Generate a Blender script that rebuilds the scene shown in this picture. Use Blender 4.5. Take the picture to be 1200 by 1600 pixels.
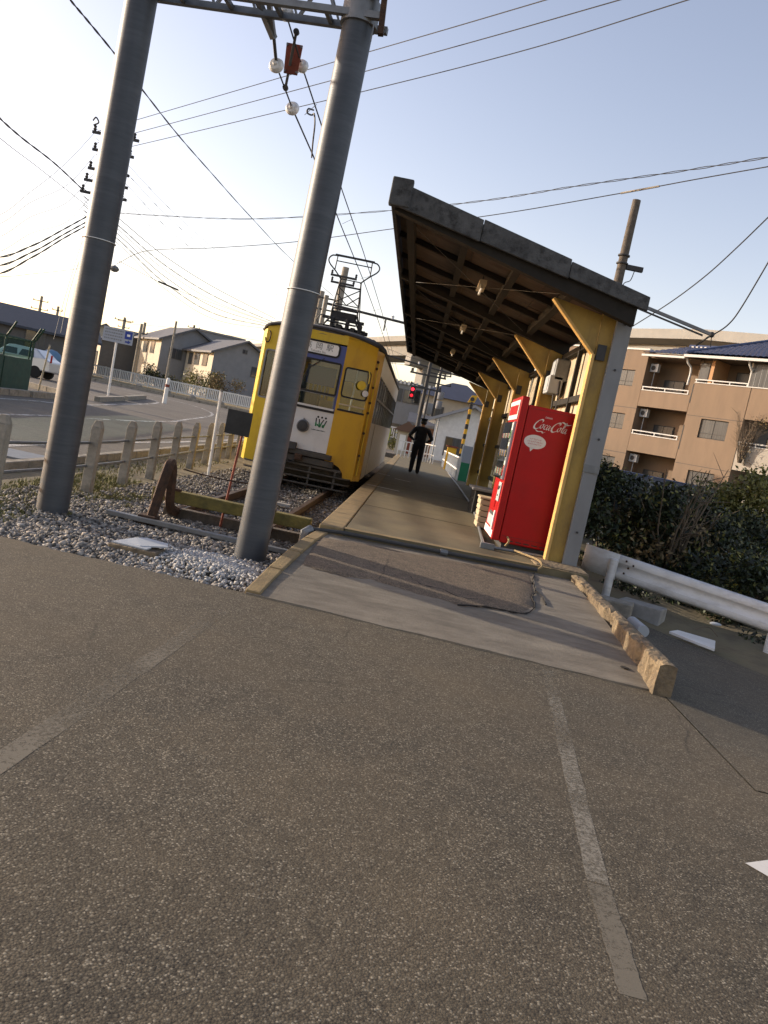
import bpy, bmesh, math, random
import numpy as np
from mathutils import Vector, Matrix
R=math.radians; random.seed(7); rng=np.random.default_rng(7)
for o in list(bpy.data.objects): bpy.data.objects.remove(o)
scene=bpy.context.scene
# ---------------------------------------------------------------- camera
FPX,ROLL,PITCH,YAW,EYE=1290.0,R(11.8),R(5.567),R(1.097),1.5
_c,_s=math.cos(ROLL),math.sin(ROLL)
right0=Vector((math.cos(YAW),math.sin(YAW),0)); head0=Vector((-math.sin(YAW),math.cos(YAW),0))
fwd=head0*math.cos(PITCH)-Vector((0,0,1))*math.sin(PITCH)
down0=-(head0*math.sin(PITCH)+Vector((0,0,1))*math.cos(PITCH))
camR=right0*_c-down0*_s; camD=right0*_s+down0*_c
cam_data=bpy.data.cameras.new('camera'); cam=bpy.data.objects.new('camera',cam_data); scene.collection.objects.link(cam)
cam_data.sensor_fit='VERTICAL'; cam_data.sensor_height=36; cam_data.lens=FPX/1600*36; cam_data.clip_start=.05; cam_data.clip_end=4000
mw=Matrix.Identity(4)
for i in range(3): mw[i][0]=camR[i]; mw[i][1]=-camD[i]; mw[i][2]=-fwd[i]
mw.translation=(0,0,EYE); cam.matrix_world=mw; scene.camera=cam
# ---------------------------------------------------------------- light
SUN_AZ_TO=Vector((-.958,.287,0)).normalized(); SUN_EL=R(14.5)
sun_dir=SUN_AZ_TO*math.cos(SUN_EL)+Vector((0,0,math.sin(SUN_EL)))
w=bpy.data.worlds.new('World'); scene.world=w; w.use_nodes=True
nt=w.node_tree; bg=nt.nodes['Background']; sky=nt.nodes.new('ShaderNodeTexSky'); sky.sky_type='NISHITA'; sky.sun_disc=False
sky.sun_elevation=SUN_EL; sky.sun_rotation=math.atan2(SUN_AZ_TO.x,SUN_AZ_TO.y)
sky.air_density=1.0; sky.dust_density=1.0; sky.ozone_density=0.0; sky.altitude=0
wb=nt.nodes.new('ShaderNodeMix'); wb.data_type='RGBA'; wb.blend_type='MULTIPLY'; wb.inputs[0].default_value=1; wb.inputs[7].default_value=(1.06,.885,.885,1)
nt.links.new(sky.outputs[0],wb.inputs[6]); nt.links.new(wb.outputs[2],bg.inputs[0]); bg.inputs[1].default_value=.15
sl=bpy.data.lights.new('sun','SUN'); so=bpy.data.objects.new('sun',sl); scene.collection.objects.link(so)
sl.energy=3.6; sl.angle=R(.6); sl.color=(1,.85,.66); so.rotation_euler=(-sun_dir).to_track_quat('-Z','Y').to_euler()
vs=scene.view_settings; vs.view_transform='Standard'; vs.look='None'; vs.exposure=1.0; vs.gamma=1; vs.use_curve_mapping=False
# ---------------------------------------------------------------- helpers
def ray(px,py):
    return camR*(px-600)+camD*(py-800)+fwd*FPX
ORG=Vector((0,0,EYE))
def at(px,py,Y):                    # the point seen at a pixel of the photograph, Y metres ahead
    d=ray(px,py); return ORG+d*(Y/d.y)
def gz(px,py,z=0):
    d=ray(px,py); return ORG+d*((z-EYE)/d.z)
def ax(px,py,X):
    d=ray(px,py); return ORG+d*(X/d.x)
def terrain(x,y):
    t=min(max((-x-4.6)/1.2,0),1); l=.014*min(max(0,y-12),70); r=.012*min(max(0,y-32),60)
    return l*t+r*(1-t)
COL=scene.collection
def tag(o,label=None,cat=None,group=None,kind=None):
    if label: o['label']=label
    if cat: o['category']=cat
    if group: o['group']=group
    if kind: o['kind']=kind
    return o
def thing(name,label,cat,loc=(0,0,0),rz=0,group=None):
    o=bpy.data.objects.new(name,None); o.empty_display_size=.2; COL.objects.link(o); o.location=loc; o.rotation_euler=(0,0,rz)
    return tag(o,label,cat,group)
def copy_tree(o,parent=None):
    c=o.copy(); COL.objects.link(c); c.parent=parent
    for ch in list(o.children): copy_tree(ch,c)
    return c
class MB:
    def __init__(s): s.v=[]; s.f=[]
    def add(s,vs,fs):
        n=len(s.v); s.v+= [tuple(v) for v in vs]; s.f+=[tuple(i+n for i in f) for f in fs]; return s
    def box(s,x0,x1,y0,y1,z0,z1):
        return s.add([(x0,y0,z0),(x1,y0,z0),(x1,y1,z0),(x0,y1,z0),(x0,y0,z1),(x1,y0,z1),(x1,y1,z1),(x0,y1,z1)],
            [(0,3,2,1),(4,5,6,7),(0,1,5,4),(1,2,6,5),(2,3,7,6),(3,0,4,7)])
    def beam(s,p,q,w,h,up=(0,0,1)):
        p=Vector(p); q=Vector(q); d=(q-p).normalized(); u=Vector(up); a=d.cross(u)
        if a.length<1e-4: a=d.cross(Vector((0,1,0)))
        a.normalize(); b=a.cross(d); vs=[]
        for c in (p,q):
            for i,j in ((-1,-1),(1,-1),(1,1),(-1,1)): vs.append(c+a*(i*w/2)+b*(j*h/2))
        return s.add(vs,[(0,1,2,3),(7,6,5,4),(0,4,5,1),(1,5,6,2),(2,6,7,3),(3,7,4,0)])
    def ext(s,poly,vec):
        n=len(poly); v=Vector(vec); P=[Vector(p) for p in poly]
        return s.add(P+[p+v for p in P],[tuple(range(n))[::-1],tuple(range(n,2*n))]+[(i,(i+1)%n,n+(i+1)%n,n+i) for i in range(n)])
    def face(s,poly): return s.add(poly,[tuple(range(len(poly)))])
    def tube(s,pts,r,n=8,cap=True):
        P=[Vector(p) for p in pts]; k=len(P); rs=r if isinstance(r,(list,tuple)) else [r]*k
        vs=[]; a=None
        for i in range(k):
            d=(P[min(i+1,k-1)]-P[max(i-1,0)])
            if d.length<1e-9: d=Vector((0,0,1))
            d.normalize()
            if a is None: a=d.cross(Vector((0,0,1)) if abs(d.z)<.95 else Vector((0,1,0)))
            else: a=a-d*a.dot(d)
            a.normalize(); b=d.cross(a)
            for j in range(n):
                t=2*math.pi*j/n; vs.append(P[i]+(a*math.cos(t)+b*math.sin(t))*rs[i])
        fs=[(i*n+j,i*n+(j+1)%n,(i+1)*n+(j+1)%n,(i+1)*n+j) for i in range(k-1) for j in range(n)]
        if cap: fs+=[tuple(range(n))[::-1],tuple((k-1)*n+j for j in range(n))]
        return s.add(vs,fs)
    def lathe(s,prof,c=(0,0,0),axis='z',n=16,cap=True):
        c=Vector(c); vs=[]; k=len(prof)
        for r,h in prof:
            for j in range(n):
                t=2*math.pi*j/n; a,b=r*math.cos(t),r*math.sin(t)
                vs.append(c+Vector({'z':(a,b,h),'y':(a,h,b),'x':(h,a,b)}[axis]))
        fs=[(i*n+j,i*n+(j+1)%n,(i+1)*n+(j+1)%n,(i+1)*n+j) for i in range(k-1) for j in range(n)]
        if cap: fs+=[tuple(range(n))[::-1],tuple((k-1)*n+j for j in range(n))]
        return s.add(vs,fs)
    def ball(s,c,r,nu=10,nv=6):
        rx,ry,rz=r if isinstance(r,(tuple,list)) else (r,r,r); c=Vector(c); vs=[c+Vector((0,0,-rz))]
        for i in range(1,nv):
            ph=-math.pi/2+math.pi*i/nv
            for j in range(nu):
                t=2*math.pi*j/nu; vs.append(c+Vector((rx*math.cos(ph)*math.cos(t),ry*math.cos(ph)*math.sin(t),rz*math.sin(ph))))
        vs.append(c+Vector((0,0,rz))); fs=[(0,1+(j+1)%nu,1+j) for j in range(nu)]
        for i in range(nv-2):
            for j in range(nu): a=1+i*nu; fs.append((a+j,a+(j+1)%nu,a+nu+(j+1)%nu,a+nu+j))
        L=len(vs)-1; a=1+(nv-2)*nu; fs+=[(a+j,a+(j+1)%nu,L) for j in range(nu)]
        return s.add(vs,fs)
    def build(s,name,mat,parent=None,smooth=False,bevel=0,loc=None,recalc=True):
        me=bpy.data.meshes.new(name); me.from_pydata(s.v,[],s.f)
        if recalc:
            bm=bmesh.new(); bm.from_mesh(me); bmesh.ops.recalc_face_normals(bm,faces=bm.faces); bm.to_mesh(me); bm.free()
        if smooth: me.shade_smooth(); me.set_sharp_from_angle(angle=R(38))
        if mat: me.materials.append(mat)
        o=bpy.data.objects.new(name,me); COL.objects.link(o); o.parent=parent
        if loc: o.location=loc
        if bevel:
            b=o.modifiers.new('bevel','BEVEL'); b.width=bevel; b.segments=2; b.limit_method='ANGLE'; b.angle_limit=R(40); b.harden_normals=False
        return o
def B(name,mat,parent,x0,x1,y0,y1,z0,z1,bevel=0): return MB().box(x0,x1,y0,y1,z0,z1).build(name,mat,parent,bevel=bevel)
def text_mesh(body,size,extr=.001,shear=0,align='CENTER'):
    c=bpy.data.curves.new('lettering','FONT'); c.body=body; c.size=size; c.extrude=extr; c.align_x=align; c.align_y='CENTER'; c.shear=shear; c.resolution_u=3
    o=bpy.data.objects.new('lettering',c); COL.objects.link(o); dg=bpy.context.evaluated_depsgraph_get()
    me=bpy.data.meshes.new_from_object(o.evaluated_get(dg)); bpy.data.objects.remove(o); return me
def lettering(body,size,mat,parent,origin,xdir,ydir,name='lettering',extr=.001,shear=0):
    me=text_mesh(body,size,extr,shear); X=Vector(xdir).normalized(); Y=Vector(ydir).normalized(); Z=X.cross(Y)
    M4=Matrix.Identity(4)
    for i in range(3): M4[i][0]=X[i]; M4[i][1]=Y[i]; M4[i][2]=Z[i]; M4[i][3]=origin[i]
    me.transform(M4); me.materials.clear(); me.materials.append(mat)
    o=bpy.data.objects.new(name,me); COL.objects.link(o); o.parent=parent; return o
def crom(pts,k=6):                   # Catmull-Rom through points
    P=[Vector(p) for p in pts]; P=[P[0]*2-P[1]]+P+[P[-1]*2-P[-2]]; out=[]
    for i in range(1,len(P)-2):
        for j in range(k):
            t=j/k; a,b,c,d=P[i-1],P[i],P[i+1],P[i+2]
            out.append(.5*((2*b)+(c-a)*t+(2*a-5*b+4*c-d)*t*t+(3*b-a-3*c+d)*t**3))
    out.append(P[-2]); return out
def sag(p,q,s,n=16):
    p=Vector(p); q=Vector(q); return [p.lerp(q,i/n)-Vector((0,0,s*4*(i/n)*(1-i/n))) for i in range(n+1)]
# ---------------------------------------------------------------- materials
def srgb(r,g,b): return tuple(((c/255)/12.92 if c/255<=.04045 else ((c/255+.055)/1.055)**2.4) for c in (r,g,b))+(1,)
MATS={}
def mat(name,col,col2=None,scale=4,rough=.8,metal=0,bump=0,bscale=40,stretch=(1,1,1),isl=0,spec=.4,blot=0,bl_scale=.7,coat=0,bl_col=(.02,.018,.015,1),contrast=(.35,.65)):
    if name in MATS: return MATS[name]
    m=bpy.data.materials.new(name); m.use_nodes=True; n=m.node_tree.nodes; L=m.node_tree.links; p=n['Principled BSDF']
    tc=n.new('ShaderNodeTexCoord'); mp=n.new('ShaderNodeMapping'); mp.inputs['Scale'].default_value=stretch; L.new(tc.outputs['Object'],mp.inputs[0])
    col=tuple(col[:3])+(1,); out=None
    if col2 is not None:
        nz=n.new('ShaderNodeTexNoise'); nz.inputs['Scale'].default_value=scale; nz.inputs['Detail'].default_value=7; nz.inputs['Roughness'].default_value=.65; L.new(mp.outputs[0],nz.inputs['Vector'])
        cr=n.new('ShaderNodeValToRGB'); cr.color_ramp.elements[0].position=contrast[0]; cr.color_ramp.elements[1].position=contrast[1]
        cr.color_ramp.elements[0].color=col; cr.color_ramp.elements[1].color=tuple(col2[:3])+(1,); L.new(nz.outputs[0],cr.inputs[0]); out=cr.outputs[0]
    if isl:
        ge=n.new('ShaderNodeNewGeometry'); hv=n.new('ShaderNodeHueSaturation'); mr=n.new('ShaderNodeMapRange'); mr.inputs['To Min'].default_value=1-isl; mr.inputs['To Max'].default_value=1+isl
        L.new(ge.outputs['Random Per Island'],mr.inputs[0]); L.new(mr.outputs[0],hv.inputs['Value'])
        if out: L.new(out,hv.inputs['Color'])
        else: hv.inputs['Color'].default_value=col
        out=hv.outputs[0]
    if blot:
        nz2=n.new('ShaderNodeTexNoise'); nz2.inputs['Scale'].default_value=bl_scale; nz2.inputs['Detail'].default_value=9; nz2.inputs['Roughness'].default_value=.7; L.new(mp.outputs[0],nz2.inputs['Vector'])
        mr2=n.new('ShaderNodeMapRange'); mr2.inputs['From Min'].default_value=.48; mr2.inputs['From Max'].default_value=.75; mr2.inputs['To Max'].default_value=blot; L.new(nz2.outputs[0],mr2.inputs[0])
        mx=n.new('ShaderNodeMix'); mx.data_type='RGBA'; L.new(mr2.outputs[0],mx.inputs[0])
        if out: L.new(out,mx.inputs[6])
        else: mx.inputs[6].default_value=col
        mx.inputs[7].default_value=bl_col; out=mx.outputs[2]
    if out: L.new(out,p.inputs['Base Color'])
    else: p.inputs['Base Color'].default_value=col
    p.inputs['Roughness'].default_value=rough; p.inputs['Metallic'].default_value=metal; p.inputs['Specular IOR Level'].default_value=spec; p.inputs['Coat Weight'].default_value=coat
    if bump:
        nb=n.new('ShaderNodeTexNoise'); nb.inputs['Scale'].default_value=bscale; nb.inputs['Detail'].default_value=5; L.new(mp.outputs[0],nb.inputs['Vector'])
        bp=n.new('ShaderNodeBump'); bp.inputs['Strength'].default_value=bump; bp.inputs['Distance'].default_value=.02; L.new(nb.outputs[0],bp.inputs['Height']); L.new(bp.outputs[0],p.inputs['Normal'])
    MATS[name]=m; return m
def emis(name,col,st):
    m=bpy.data.materials.new(name); m.use_nodes=True; p=m.node_tree.nodes['Principled BSDF']; p.inputs['Base Color'].default_value=col; p.inputs['Emission Color'].default_value=col; p.inputs['Emission Strength'].default_value=st; return m
def glass_mat(name,tint=(.75,.8,.8,1),refl=(.9,.9,.9,1),ior=1.5):
    m=bpy.data.materials.new(name); m.use_nodes=True; n=m.node_tree.nodes; L=m.node_tree.links
    for x in list(n):
        if x.type=='BSDF_PRINCIPLED': n.remove(x)
    tr=n.new('ShaderNodeBsdfTransparent'); tr.inputs[0].default_value=tint; gl=n.new('ShaderNodeBsdfGlossy'); gl.inputs['Roughness'].default_value=.03; gl.inputs[0].default_value=refl
    fr=n.new('ShaderNodeFresnel'); fr.inputs[0].default_value=ior; mx=n.new('ShaderNodeMixShader'); L.new(fr.outputs[0],mx.inputs[0]); L.new(tr.outputs[0],mx.inputs[1]); L.new(gl.outputs[0],mx.inputs[2])
    L.new(mx.outputs[0],n['Material Output'].inputs[0]); return m
def asphalt_mat(name,stone,dark,mid,scale,bump=.6,stain=(.09,.075,.055,1),bright=.5):
    m=bpy.data.materials.new(name); m.use_nodes=True; n=m.node_tree.nodes; L=m.node_tree.links; p=n['Principled BSDF']
    tc=n.new('ShaderNodeTexCoord')
    vo=n.new('ShaderNodeTexVoronoi'); vo.inputs['Scale'].default_value=scale; L.new(tc.outputs['Object'],vo.inputs['Vector'])
    sep=n.new('ShaderNodeSeparateColor'); L.new(vo.outputs['Color'],sep.inputs[0])
    cr=n.new('ShaderNodeValToRGB'); e=cr.color_ramp.elements; e[0].position=0; e[0].color=dark; e[1].position=1; e[1].color=stone
    a=e.new(.35); a.color=mid; b=e.new(.84); b.color=tuple(mid[i]*1.22 for i in range(3))+(1,); L.new(sep.outputs[0],cr.inputs[0])
    # dark binder between the stones
    mr=n.new('ShaderNodeMapRange'); mr.inputs['From Min'].default_value=.25; mr.inputs['From Max'].default_value=.75; mr.inputs['To Min'].default_value=0; mr.inputs['To Max'].default_value=.72; L.new(vo.outputs['Distance'],mr.inputs[0])
    mx=n.new('ShaderNodeMix'); mx.data_type='RGBA'; L.new(mr.outputs[0],mx.inputs[0]); L.new(cr.outputs[0],mx.inputs[6]); mx.inputs[7].default_value=dark
    v2=n.new('ShaderNodeTexVoronoi'); v2.inputs['Scale'].default_value=scale*.52; L.new(tc.outputs['Object'],v2.inputs['Vector']); s2=n.new('ShaderNodeSeparateColor'); L.new(v2.outputs['Color'],s2.inputs[0])
    g2=n.new('ShaderNodeMapRange'); g2.inputs['From Min'].default_value=.80; g2.inputs['From Max'].default_value=.98; g2.inputs['To Max'].default_value=.5; L.new(s2.outputs[1],g2.inputs[0]); d2=n.new('ShaderNodeMapRange'); d2.inputs['From Min'].default_value=.20; d2.inputs['From Max'].default_value=.5; d2.inputs['To Min'].default_value=1; d2.inputs['To Max'].default_value=0; L.new(v2.outputs['Distance'],d2.inputs[0]); k2=n.new('ShaderNodeMath'); k2.operation='MULTIPLY'; L.new(g2.outputs[0],k2.inputs[0]); L.new(d2.outputs[0],k2.inputs[1])
    mxa=n.new('ShaderNodeMix'); mxa.data_type='RGBA'; L.new(k2.outputs[0],mxa.inputs[0]); L.new(mx.outputs[2],mxa.inputs[6]); mxa.inputs[7].default_value=stone
    g3=n.new('ShaderNodeMapRange'); g3.inputs['From Min'].default_value=.80; g3.inputs['From Max'].default_value=.97; g3.inputs['To Max'].default_value=.75; L.new(s2.outputs[2],g3.inputs[0]); k3=n.new('ShaderNodeMath'); k3.operation='MULTIPLY'; L.new(g3.outputs[0],k3.inputs[0]); L.new(d2.outputs[0],k3.inputs[1])
    mxb=n.new('ShaderNodeMix'); mxb.data_type='RGBA'; L.new(k3.outputs[0],mxb.inputs[0]); L.new(mxa.outputs[2],mxb.inputs[6]); mxb.inputs[7].default_value=dark
    nw=n.new('ShaderNodeTexNoise'); nw.inputs['Scale'].default_value=.22; nw.inputs['Detail'].default_value=5; nw.inputs['Distortion'].default_value=.6; L.new(tc.outputs['Object'],nw.inputs['Vector']); mw_=n.new('ShaderNodeMapRange'); mw_.inputs['From Min'].default_value=.3; mw_.inputs['From Max'].default_value=.7; mw_.inputs['To Min'].default_value=.72; mw_.inputs['To Max'].default_value=1.22; L.new(nw.outputs[0],mw_.inputs[0])
    nf=n.new('ShaderNodeTexNoise'); nf.inputs['Scale'].default_value=9; nf.inputs['Detail'].default_value=4; L.new(tc.outputs['Object'],nf.inputs['Vector']); mf=n.new('ShaderNodeMapRange'); mf.inputs['From Min'].default_value=.3; mf.inputs['From Max'].default_value=.7; mf.inputs['To Min'].default_value=.84; mf.inputs['To Max'].default_value=1.16; L.new(nf.outputs[0],mf.inputs[0]); mv=n.new('ShaderNodeMath'); mv.operation='MULTIPLY'; L.new(mw_.outputs[0],mv.inputs[0]); L.new(mf.outputs[0],mv.inputs[1])
    hv=n.new('ShaderNodeHueSaturation'); L.new(mv.outputs[0],hv.inputs['Value']); L.new(mxb.outputs[2],hv.inputs['Color'])
    nz=n.new('ShaderNodeTexNoise'); nz.inputs['Scale'].default_value=.55; nz.inputs['Detail'].default_value=10; nz.inputs['Roughness'].default_value=.68; L.new(tc.outputs['Object'],nz.inputs['Vector'])
    mr2=n.new('ShaderNodeMapRange'); mr2.inputs['From Min'].default_value=.42; mr2.inputs['From Max'].default_value=.72; mr2.inputs['To Max'].default_value=.55; L.new(nz.outputs[0],mr2.inputs[0])
    mx2=n.new('ShaderNodeMix'); mx2.data_type='RGBA'; L.new(mr2.outputs[0],mx2.inputs[0]); L.new(hv.outputs[0],mx2.inputs[6]); mx2.inputs[7].default_value=stain
    # sparse cracks
    ns=n.new('ShaderNodeTexNoise'); ns.inputs['Scale'].default_value=2.2; ns.inputs['Detail'].default_value=6; L.new(tc.outputs['Object'],ns.inputs['Vector'])
    av=n.new('ShaderNodeMix'); av.data_type='VECTOR'; av.inputs[0].default_value=.14; L.new(tc.outputs['Object'],av.inputs[4]); L.new(ns.outputs[1],av.inputs[5])
    vc=n.new('ShaderNodeTexVoronoi'); vc.feature='DISTANCE_TO_EDGE'; vc.inputs['Scale'].default_value=.42; L.new(av.outputs[1],vc.inputs['Vector'])
    mc=n.new('ShaderNodeMapRange'); mc.inputs['From Min'].default_value=0; mc.inputs['From Max'].default_value=.0042; mc.inputs['To Min'].default_value=.6; mc.inputs['To Max'].default_value=0; L.new(vc.outputs['Distance'],mc.inputs[0])
    n4=n.new('ShaderNodeTexNoise'); n4.inputs['Scale'].default_value=.8; L.new(tc.outputs['Object'],n4.inputs['Vector']); m4=n.new('ShaderNodeMapRange'); m4.inputs['From Min'].default_value=.5; m4.inputs['From Max'].default_value=.62; L.new(n4.outputs[0],m4.inputs[0])
    mm=n.new('ShaderNodeMath'); mm.operation='MULTIPLY'; L.new(mc.outputs[0],mm.inputs[0]); L.new(m4.outputs[0],mm.inputs[1])
    mx3=n.new('ShaderNodeMix'); mx3.data_type='RGBA'; L.new(mm.outputs[0],mx3.inputs[0]); L.new(mx2.outputs[2],mx3.inputs[6]); mx3.inputs[7].default_value=(.008,.007,.006,1)
    L.new(mx3.outputs[2],p.inputs['Base Color']); p.inputs['Roughness'].default_value=.86; p.inputs['Specular IOR Level'].default_value=.35
    bp=n.new('ShaderNodeBump'); bp.inputs['Strength'].default_value=bump; bp.inputs['Distance'].default_value=.006; bp.invert=True; L.new(vo.outputs['Distance'],bp.inputs['Height']); L.new(bp.outputs[0],p.inputs['Normal'])
    return m
def worn_paint(name,col,cover,scale=14):
    m=bpy.data.materials.new(name); m.use_nodes=True; n=m.node_tree.nodes; L=m.node_tree.links; p=n['Principled BSDF']; p.inputs['Base Color'].default_value=col; p.inputs['Roughness'].default_value=.8
    tc=n.new('ShaderNodeTexCoord'); nz=n.new('ShaderNodeTexNoise'); nz.inputs['Scale'].default_value=scale; nz.inputs['Detail'].default_value=12; nz.inputs['Roughness'].default_value=.8; L.new(tc.outputs['Object'],nz.inputs['Vector'])
    n2=n.new('ShaderNodeTexNoise'); n2.inputs['Scale'].default_value=1.3; n2.inputs['Detail'].default_value=3; L.new(tc.outputs['Object'],n2.inputs['Vector'])
    ad=n.new('ShaderNodeMath'); ad.operation='MULTIPLY_ADD'; ad.inputs[1].default_value=.55; L.new(n2.outputs[0],ad.inputs[0]); L.new(nz.outputs[0],ad.inputs[2])
    mr=n.new('ShaderNodeMapRange'); mr.inputs['From Min'].default_value=.98-cover; mr.inputs['From Max'].default_value=1.16-cover; mr.inputs['To Max'].default_value=.9; L.new(ad.outputs[0],mr.inputs[0]); L.new(mr.outputs[0],p.inputs['Alpha']); return m
M={}
M['asphalt']=asphalt_mat('asphalt_coarse',(.33,.295,.225,1),(.030,.025,.018,1),(.092,.079,.055,1),135,.24,stain=(.122,.095,.058,1))
M['road']=asphalt_mat('asphalt_road',(.24,.215,.18,1),(.08,.07,.058,1),(.13,.115,.096,1),70,.3,stain=(.15,.14,.125,1))
M['asphalt_dark']=asphalt_mat('asphalt_dark',(.16,.155,.15,1),(.03,.03,.03,1),(.06,.06,.06,1),80,.4,stain=(.05,.05,.05,1))
M['soil']=mat('soil',(.12,.10,.065),(.20,.165,.10),3,.95,bump=.5,bscale=25,blot=.5,bl_scale=1.5,bl_col=(.06,.07,.025,1))
M['drygrass']=mat('dry_grass_ground',(.20,.155,.075),(.29,.23,.12),1.2,.95,bump=.4,bscale=30)
M['platform']=mat('platform_concrete',(.15,.126,.072),(.112,.095,.056),2.2,.85,bump=.25,bscale=60,blot=.45,bl_scale=.9,bl_col=(.11,.095,.07,1))
M['coping']=mat('coping_concrete',(.27,.20,.098),(.18,.135,.07),5,.85,bump=.35,bscale=50,blot=.5,bl_scale=2.5,bl_col=(.16,.12,.07,1))
M['ramp']=mat('ramp_concrete',(.215,.19,.15),(.14,.122,.096),5,.9,bump=.35,bscale=70,blot=.85,bl_scale=1.6,stretch=(.6,1.9,1),bl_col=(.095,.082,.064,1))
M['ramp_patch']=asphalt_mat('ramp_patch',(.27,.21,.15,1),(.07,.056,.042,1),(.165,.127,.088,1),90,.35,stain=(.11,.088,.066,1))
M['oldconc']=mat('old_concrete',(.225,.175,.108),(.12,.092,.062),9,.95,bump=1,bscale=26,blot=.95,bl_scale=5,bl_col=(.035,.03,.025,1))
M['conc']=mat('grey_concrete',(.34,.335,.32),(.24,.235,.225),5,.9,bump=.25,bscale=40,blot=.4,bl_scale=2,bl_col=(.13,.125,.115,1))
M['postconc']=mat('post_concrete',(.33,.30,.25),(.22,.20,.165),9,.92,bump=.4,bscale=60,blot=.55,bl_scale=4,bl_col=(.09,.08,.06,1))
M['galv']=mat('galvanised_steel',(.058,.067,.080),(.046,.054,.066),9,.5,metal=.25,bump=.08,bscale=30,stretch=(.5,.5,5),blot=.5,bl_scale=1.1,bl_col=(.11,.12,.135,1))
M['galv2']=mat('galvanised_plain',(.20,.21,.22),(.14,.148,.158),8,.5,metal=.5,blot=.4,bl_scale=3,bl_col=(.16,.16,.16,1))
M['wire']=mat('wire_black',(.03,.03,.032),rough=.6)
M['rust']=mat('rust',(.075,.040,.024),(.035,.022,.016),14,.9,bump=.6,bscale=60)
M['redrust']=mat('red_oxide',(.23,.055,.032),(.14,.035,.02),10,.75)
M['railtop']=mat('rail_steel',(.12,.085,.065),(.07,.048,.036),12,.6,metal=.5)
M['mosswood']=mat('mossy_beam',(.20,.16,.045),(.11,.095,.035),9,.9,bump=.5,bscale=40,blot=.6,bl_scale=6,bl_col=(.055,.06,.018,1))
M['sleeper']=mat('sleeper',(.14,.12,.10),(.08,.068,.056),9,.95,bump=.5,bscale=30)
M['ballast']=mat('ballast_stone',(.27,.25,.225),(.15,.132,.112),9,.9,isl=.7)
M['ballast_white']=mat('fresh_ballast_stone',(.42,.415,.40),(.26,.255,.25),9,.9,isl=.35)
M['black']=mat('black_metal',(.018,.018,.018),(.03,.03,.03),6,.6)
M['dark']=mat('dark_grey',(.05,.05,.052),(.035,.035,.037),6,.7)
M['white']=mat('white_paint',(.74,.74,.72),(.64,.64,.62),5,.5,blot=.3,bl_scale=3,bl_col=(.42,.40,.36,1))
M['whiteclean']=mat('white_plain',(.78,.78,.76),rough=.5)
M['plastic']=mat('pale_plastic',(.36,.385,.41),rough=.5)
M['porcelain']=mat('porcelain',(.66,.67,.68),rough=.2,spec=.6)
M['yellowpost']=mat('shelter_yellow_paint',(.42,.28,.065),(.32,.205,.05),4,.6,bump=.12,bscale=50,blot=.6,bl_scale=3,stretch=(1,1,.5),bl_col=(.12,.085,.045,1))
M['yellowlit']=mat('shelter_yellow_lit',(.62,.39,.13),(.52,.32,.10),4,.55,blot=.4,bl_scale=4,bl_col=(.26,.155,.06,1))  # lighter copy of the web yellow, with the sun on it in the colour
M['greyboard']=mat('grey_board',(.22,.228,.236),(.17,.177,.186),3,.7,stretch=(1,1,.3),blot=.4,bl_scale=4,bl_col=(.17,.165,.16,1))
M['ply']=mat('plywood',(.48,.40,.285),(.36,.295,.205),4,.85,stretch=(1,3,.25),blot=.5,bl_scale=2,bl_col=(.20,.155,.10,1))
M['darkwood']=mat('dark_timber',(.022,.019,.016),(.013,.012,.010),6,.9,stretch=(1,.4,1),blot=.5,bl_scale=2,bl_col=(.02,.016,.013,1))
M['roofboard']=mat('roof_board',(.13,.10,.075),(.085,.064,.048),5,.9,stretch=(.4,2,1),blot=.5,bl_scale=1.5,bl_col=(.06,.042,.03,1))
M['fascia']=mat('weathered_fascia',(.095,.098,.10),(.06,.062,.064),6,.9,bump=.4,bscale=30,blot=1,bl_scale=11,bl_col=(.010,.010,.010,1))
M['red']=mat('vending_red',(.36,.005,.007),(.31,.004,.006),3,.36,spec=.22,blot=.35,bl_scale=2.5,bl_col=(.20,.012,.012,1))
M['gasket']=mat('rubber',(.02,.02,.02),rough=.75)
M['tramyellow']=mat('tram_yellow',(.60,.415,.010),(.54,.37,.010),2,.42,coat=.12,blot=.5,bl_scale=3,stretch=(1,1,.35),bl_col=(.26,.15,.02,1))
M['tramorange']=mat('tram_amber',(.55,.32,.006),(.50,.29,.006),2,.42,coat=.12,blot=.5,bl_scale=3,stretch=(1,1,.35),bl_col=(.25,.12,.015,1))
M['tramwhite']=mat('tram_white',(.60,.60,.60),(.54,.54,.54),2,.45,blot=.3,bl_scale=5,bl_col=(.34,.33,.31,1))
M['tramblue']=mat('tram_blue',(.055,.075,.24),rough=.4)
M['tramgrey']=mat('tram_underframe',(.075,.072,.066),(.045,.043,.04),8,.85,blot=.5,bl_scale=5,bl_col=(.10,.075,.05,1))
M['tramroof']=mat('tram_roof',(.10,.10,.105),(.07,.07,.072),4,.8)
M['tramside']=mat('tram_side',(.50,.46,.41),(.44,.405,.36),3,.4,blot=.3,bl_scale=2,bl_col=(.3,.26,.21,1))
M['cream']=mat('cream_interior',(.48,.40,.27),(.40,.33,.22),3,.7)
M['glass']=glass_mat('window_glass')
M['carglass']=glass_mat('car_glass',(.10,.12,.14,1))
M['darkglass']=mat('dark_pane',(.045,.05,.06),rough=.08,spec=.8)
M['curtain']=mat('curtained_pane',(.085,.092,.096),(.04,.044,.05),2.5,.25,stretch=(9,9,.2),spec=.3)
M['green']=mat('fence_green',(.028,.072,.053),(.02,.052,.038),5,.7,blot=.4,bl_scale=3,bl_col=(.07,.075,.055,1))
M['mesh']=glass_mat('green_netting',(.60,.74,.68,1),(.05,.1,.08,1),1.05)
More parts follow.
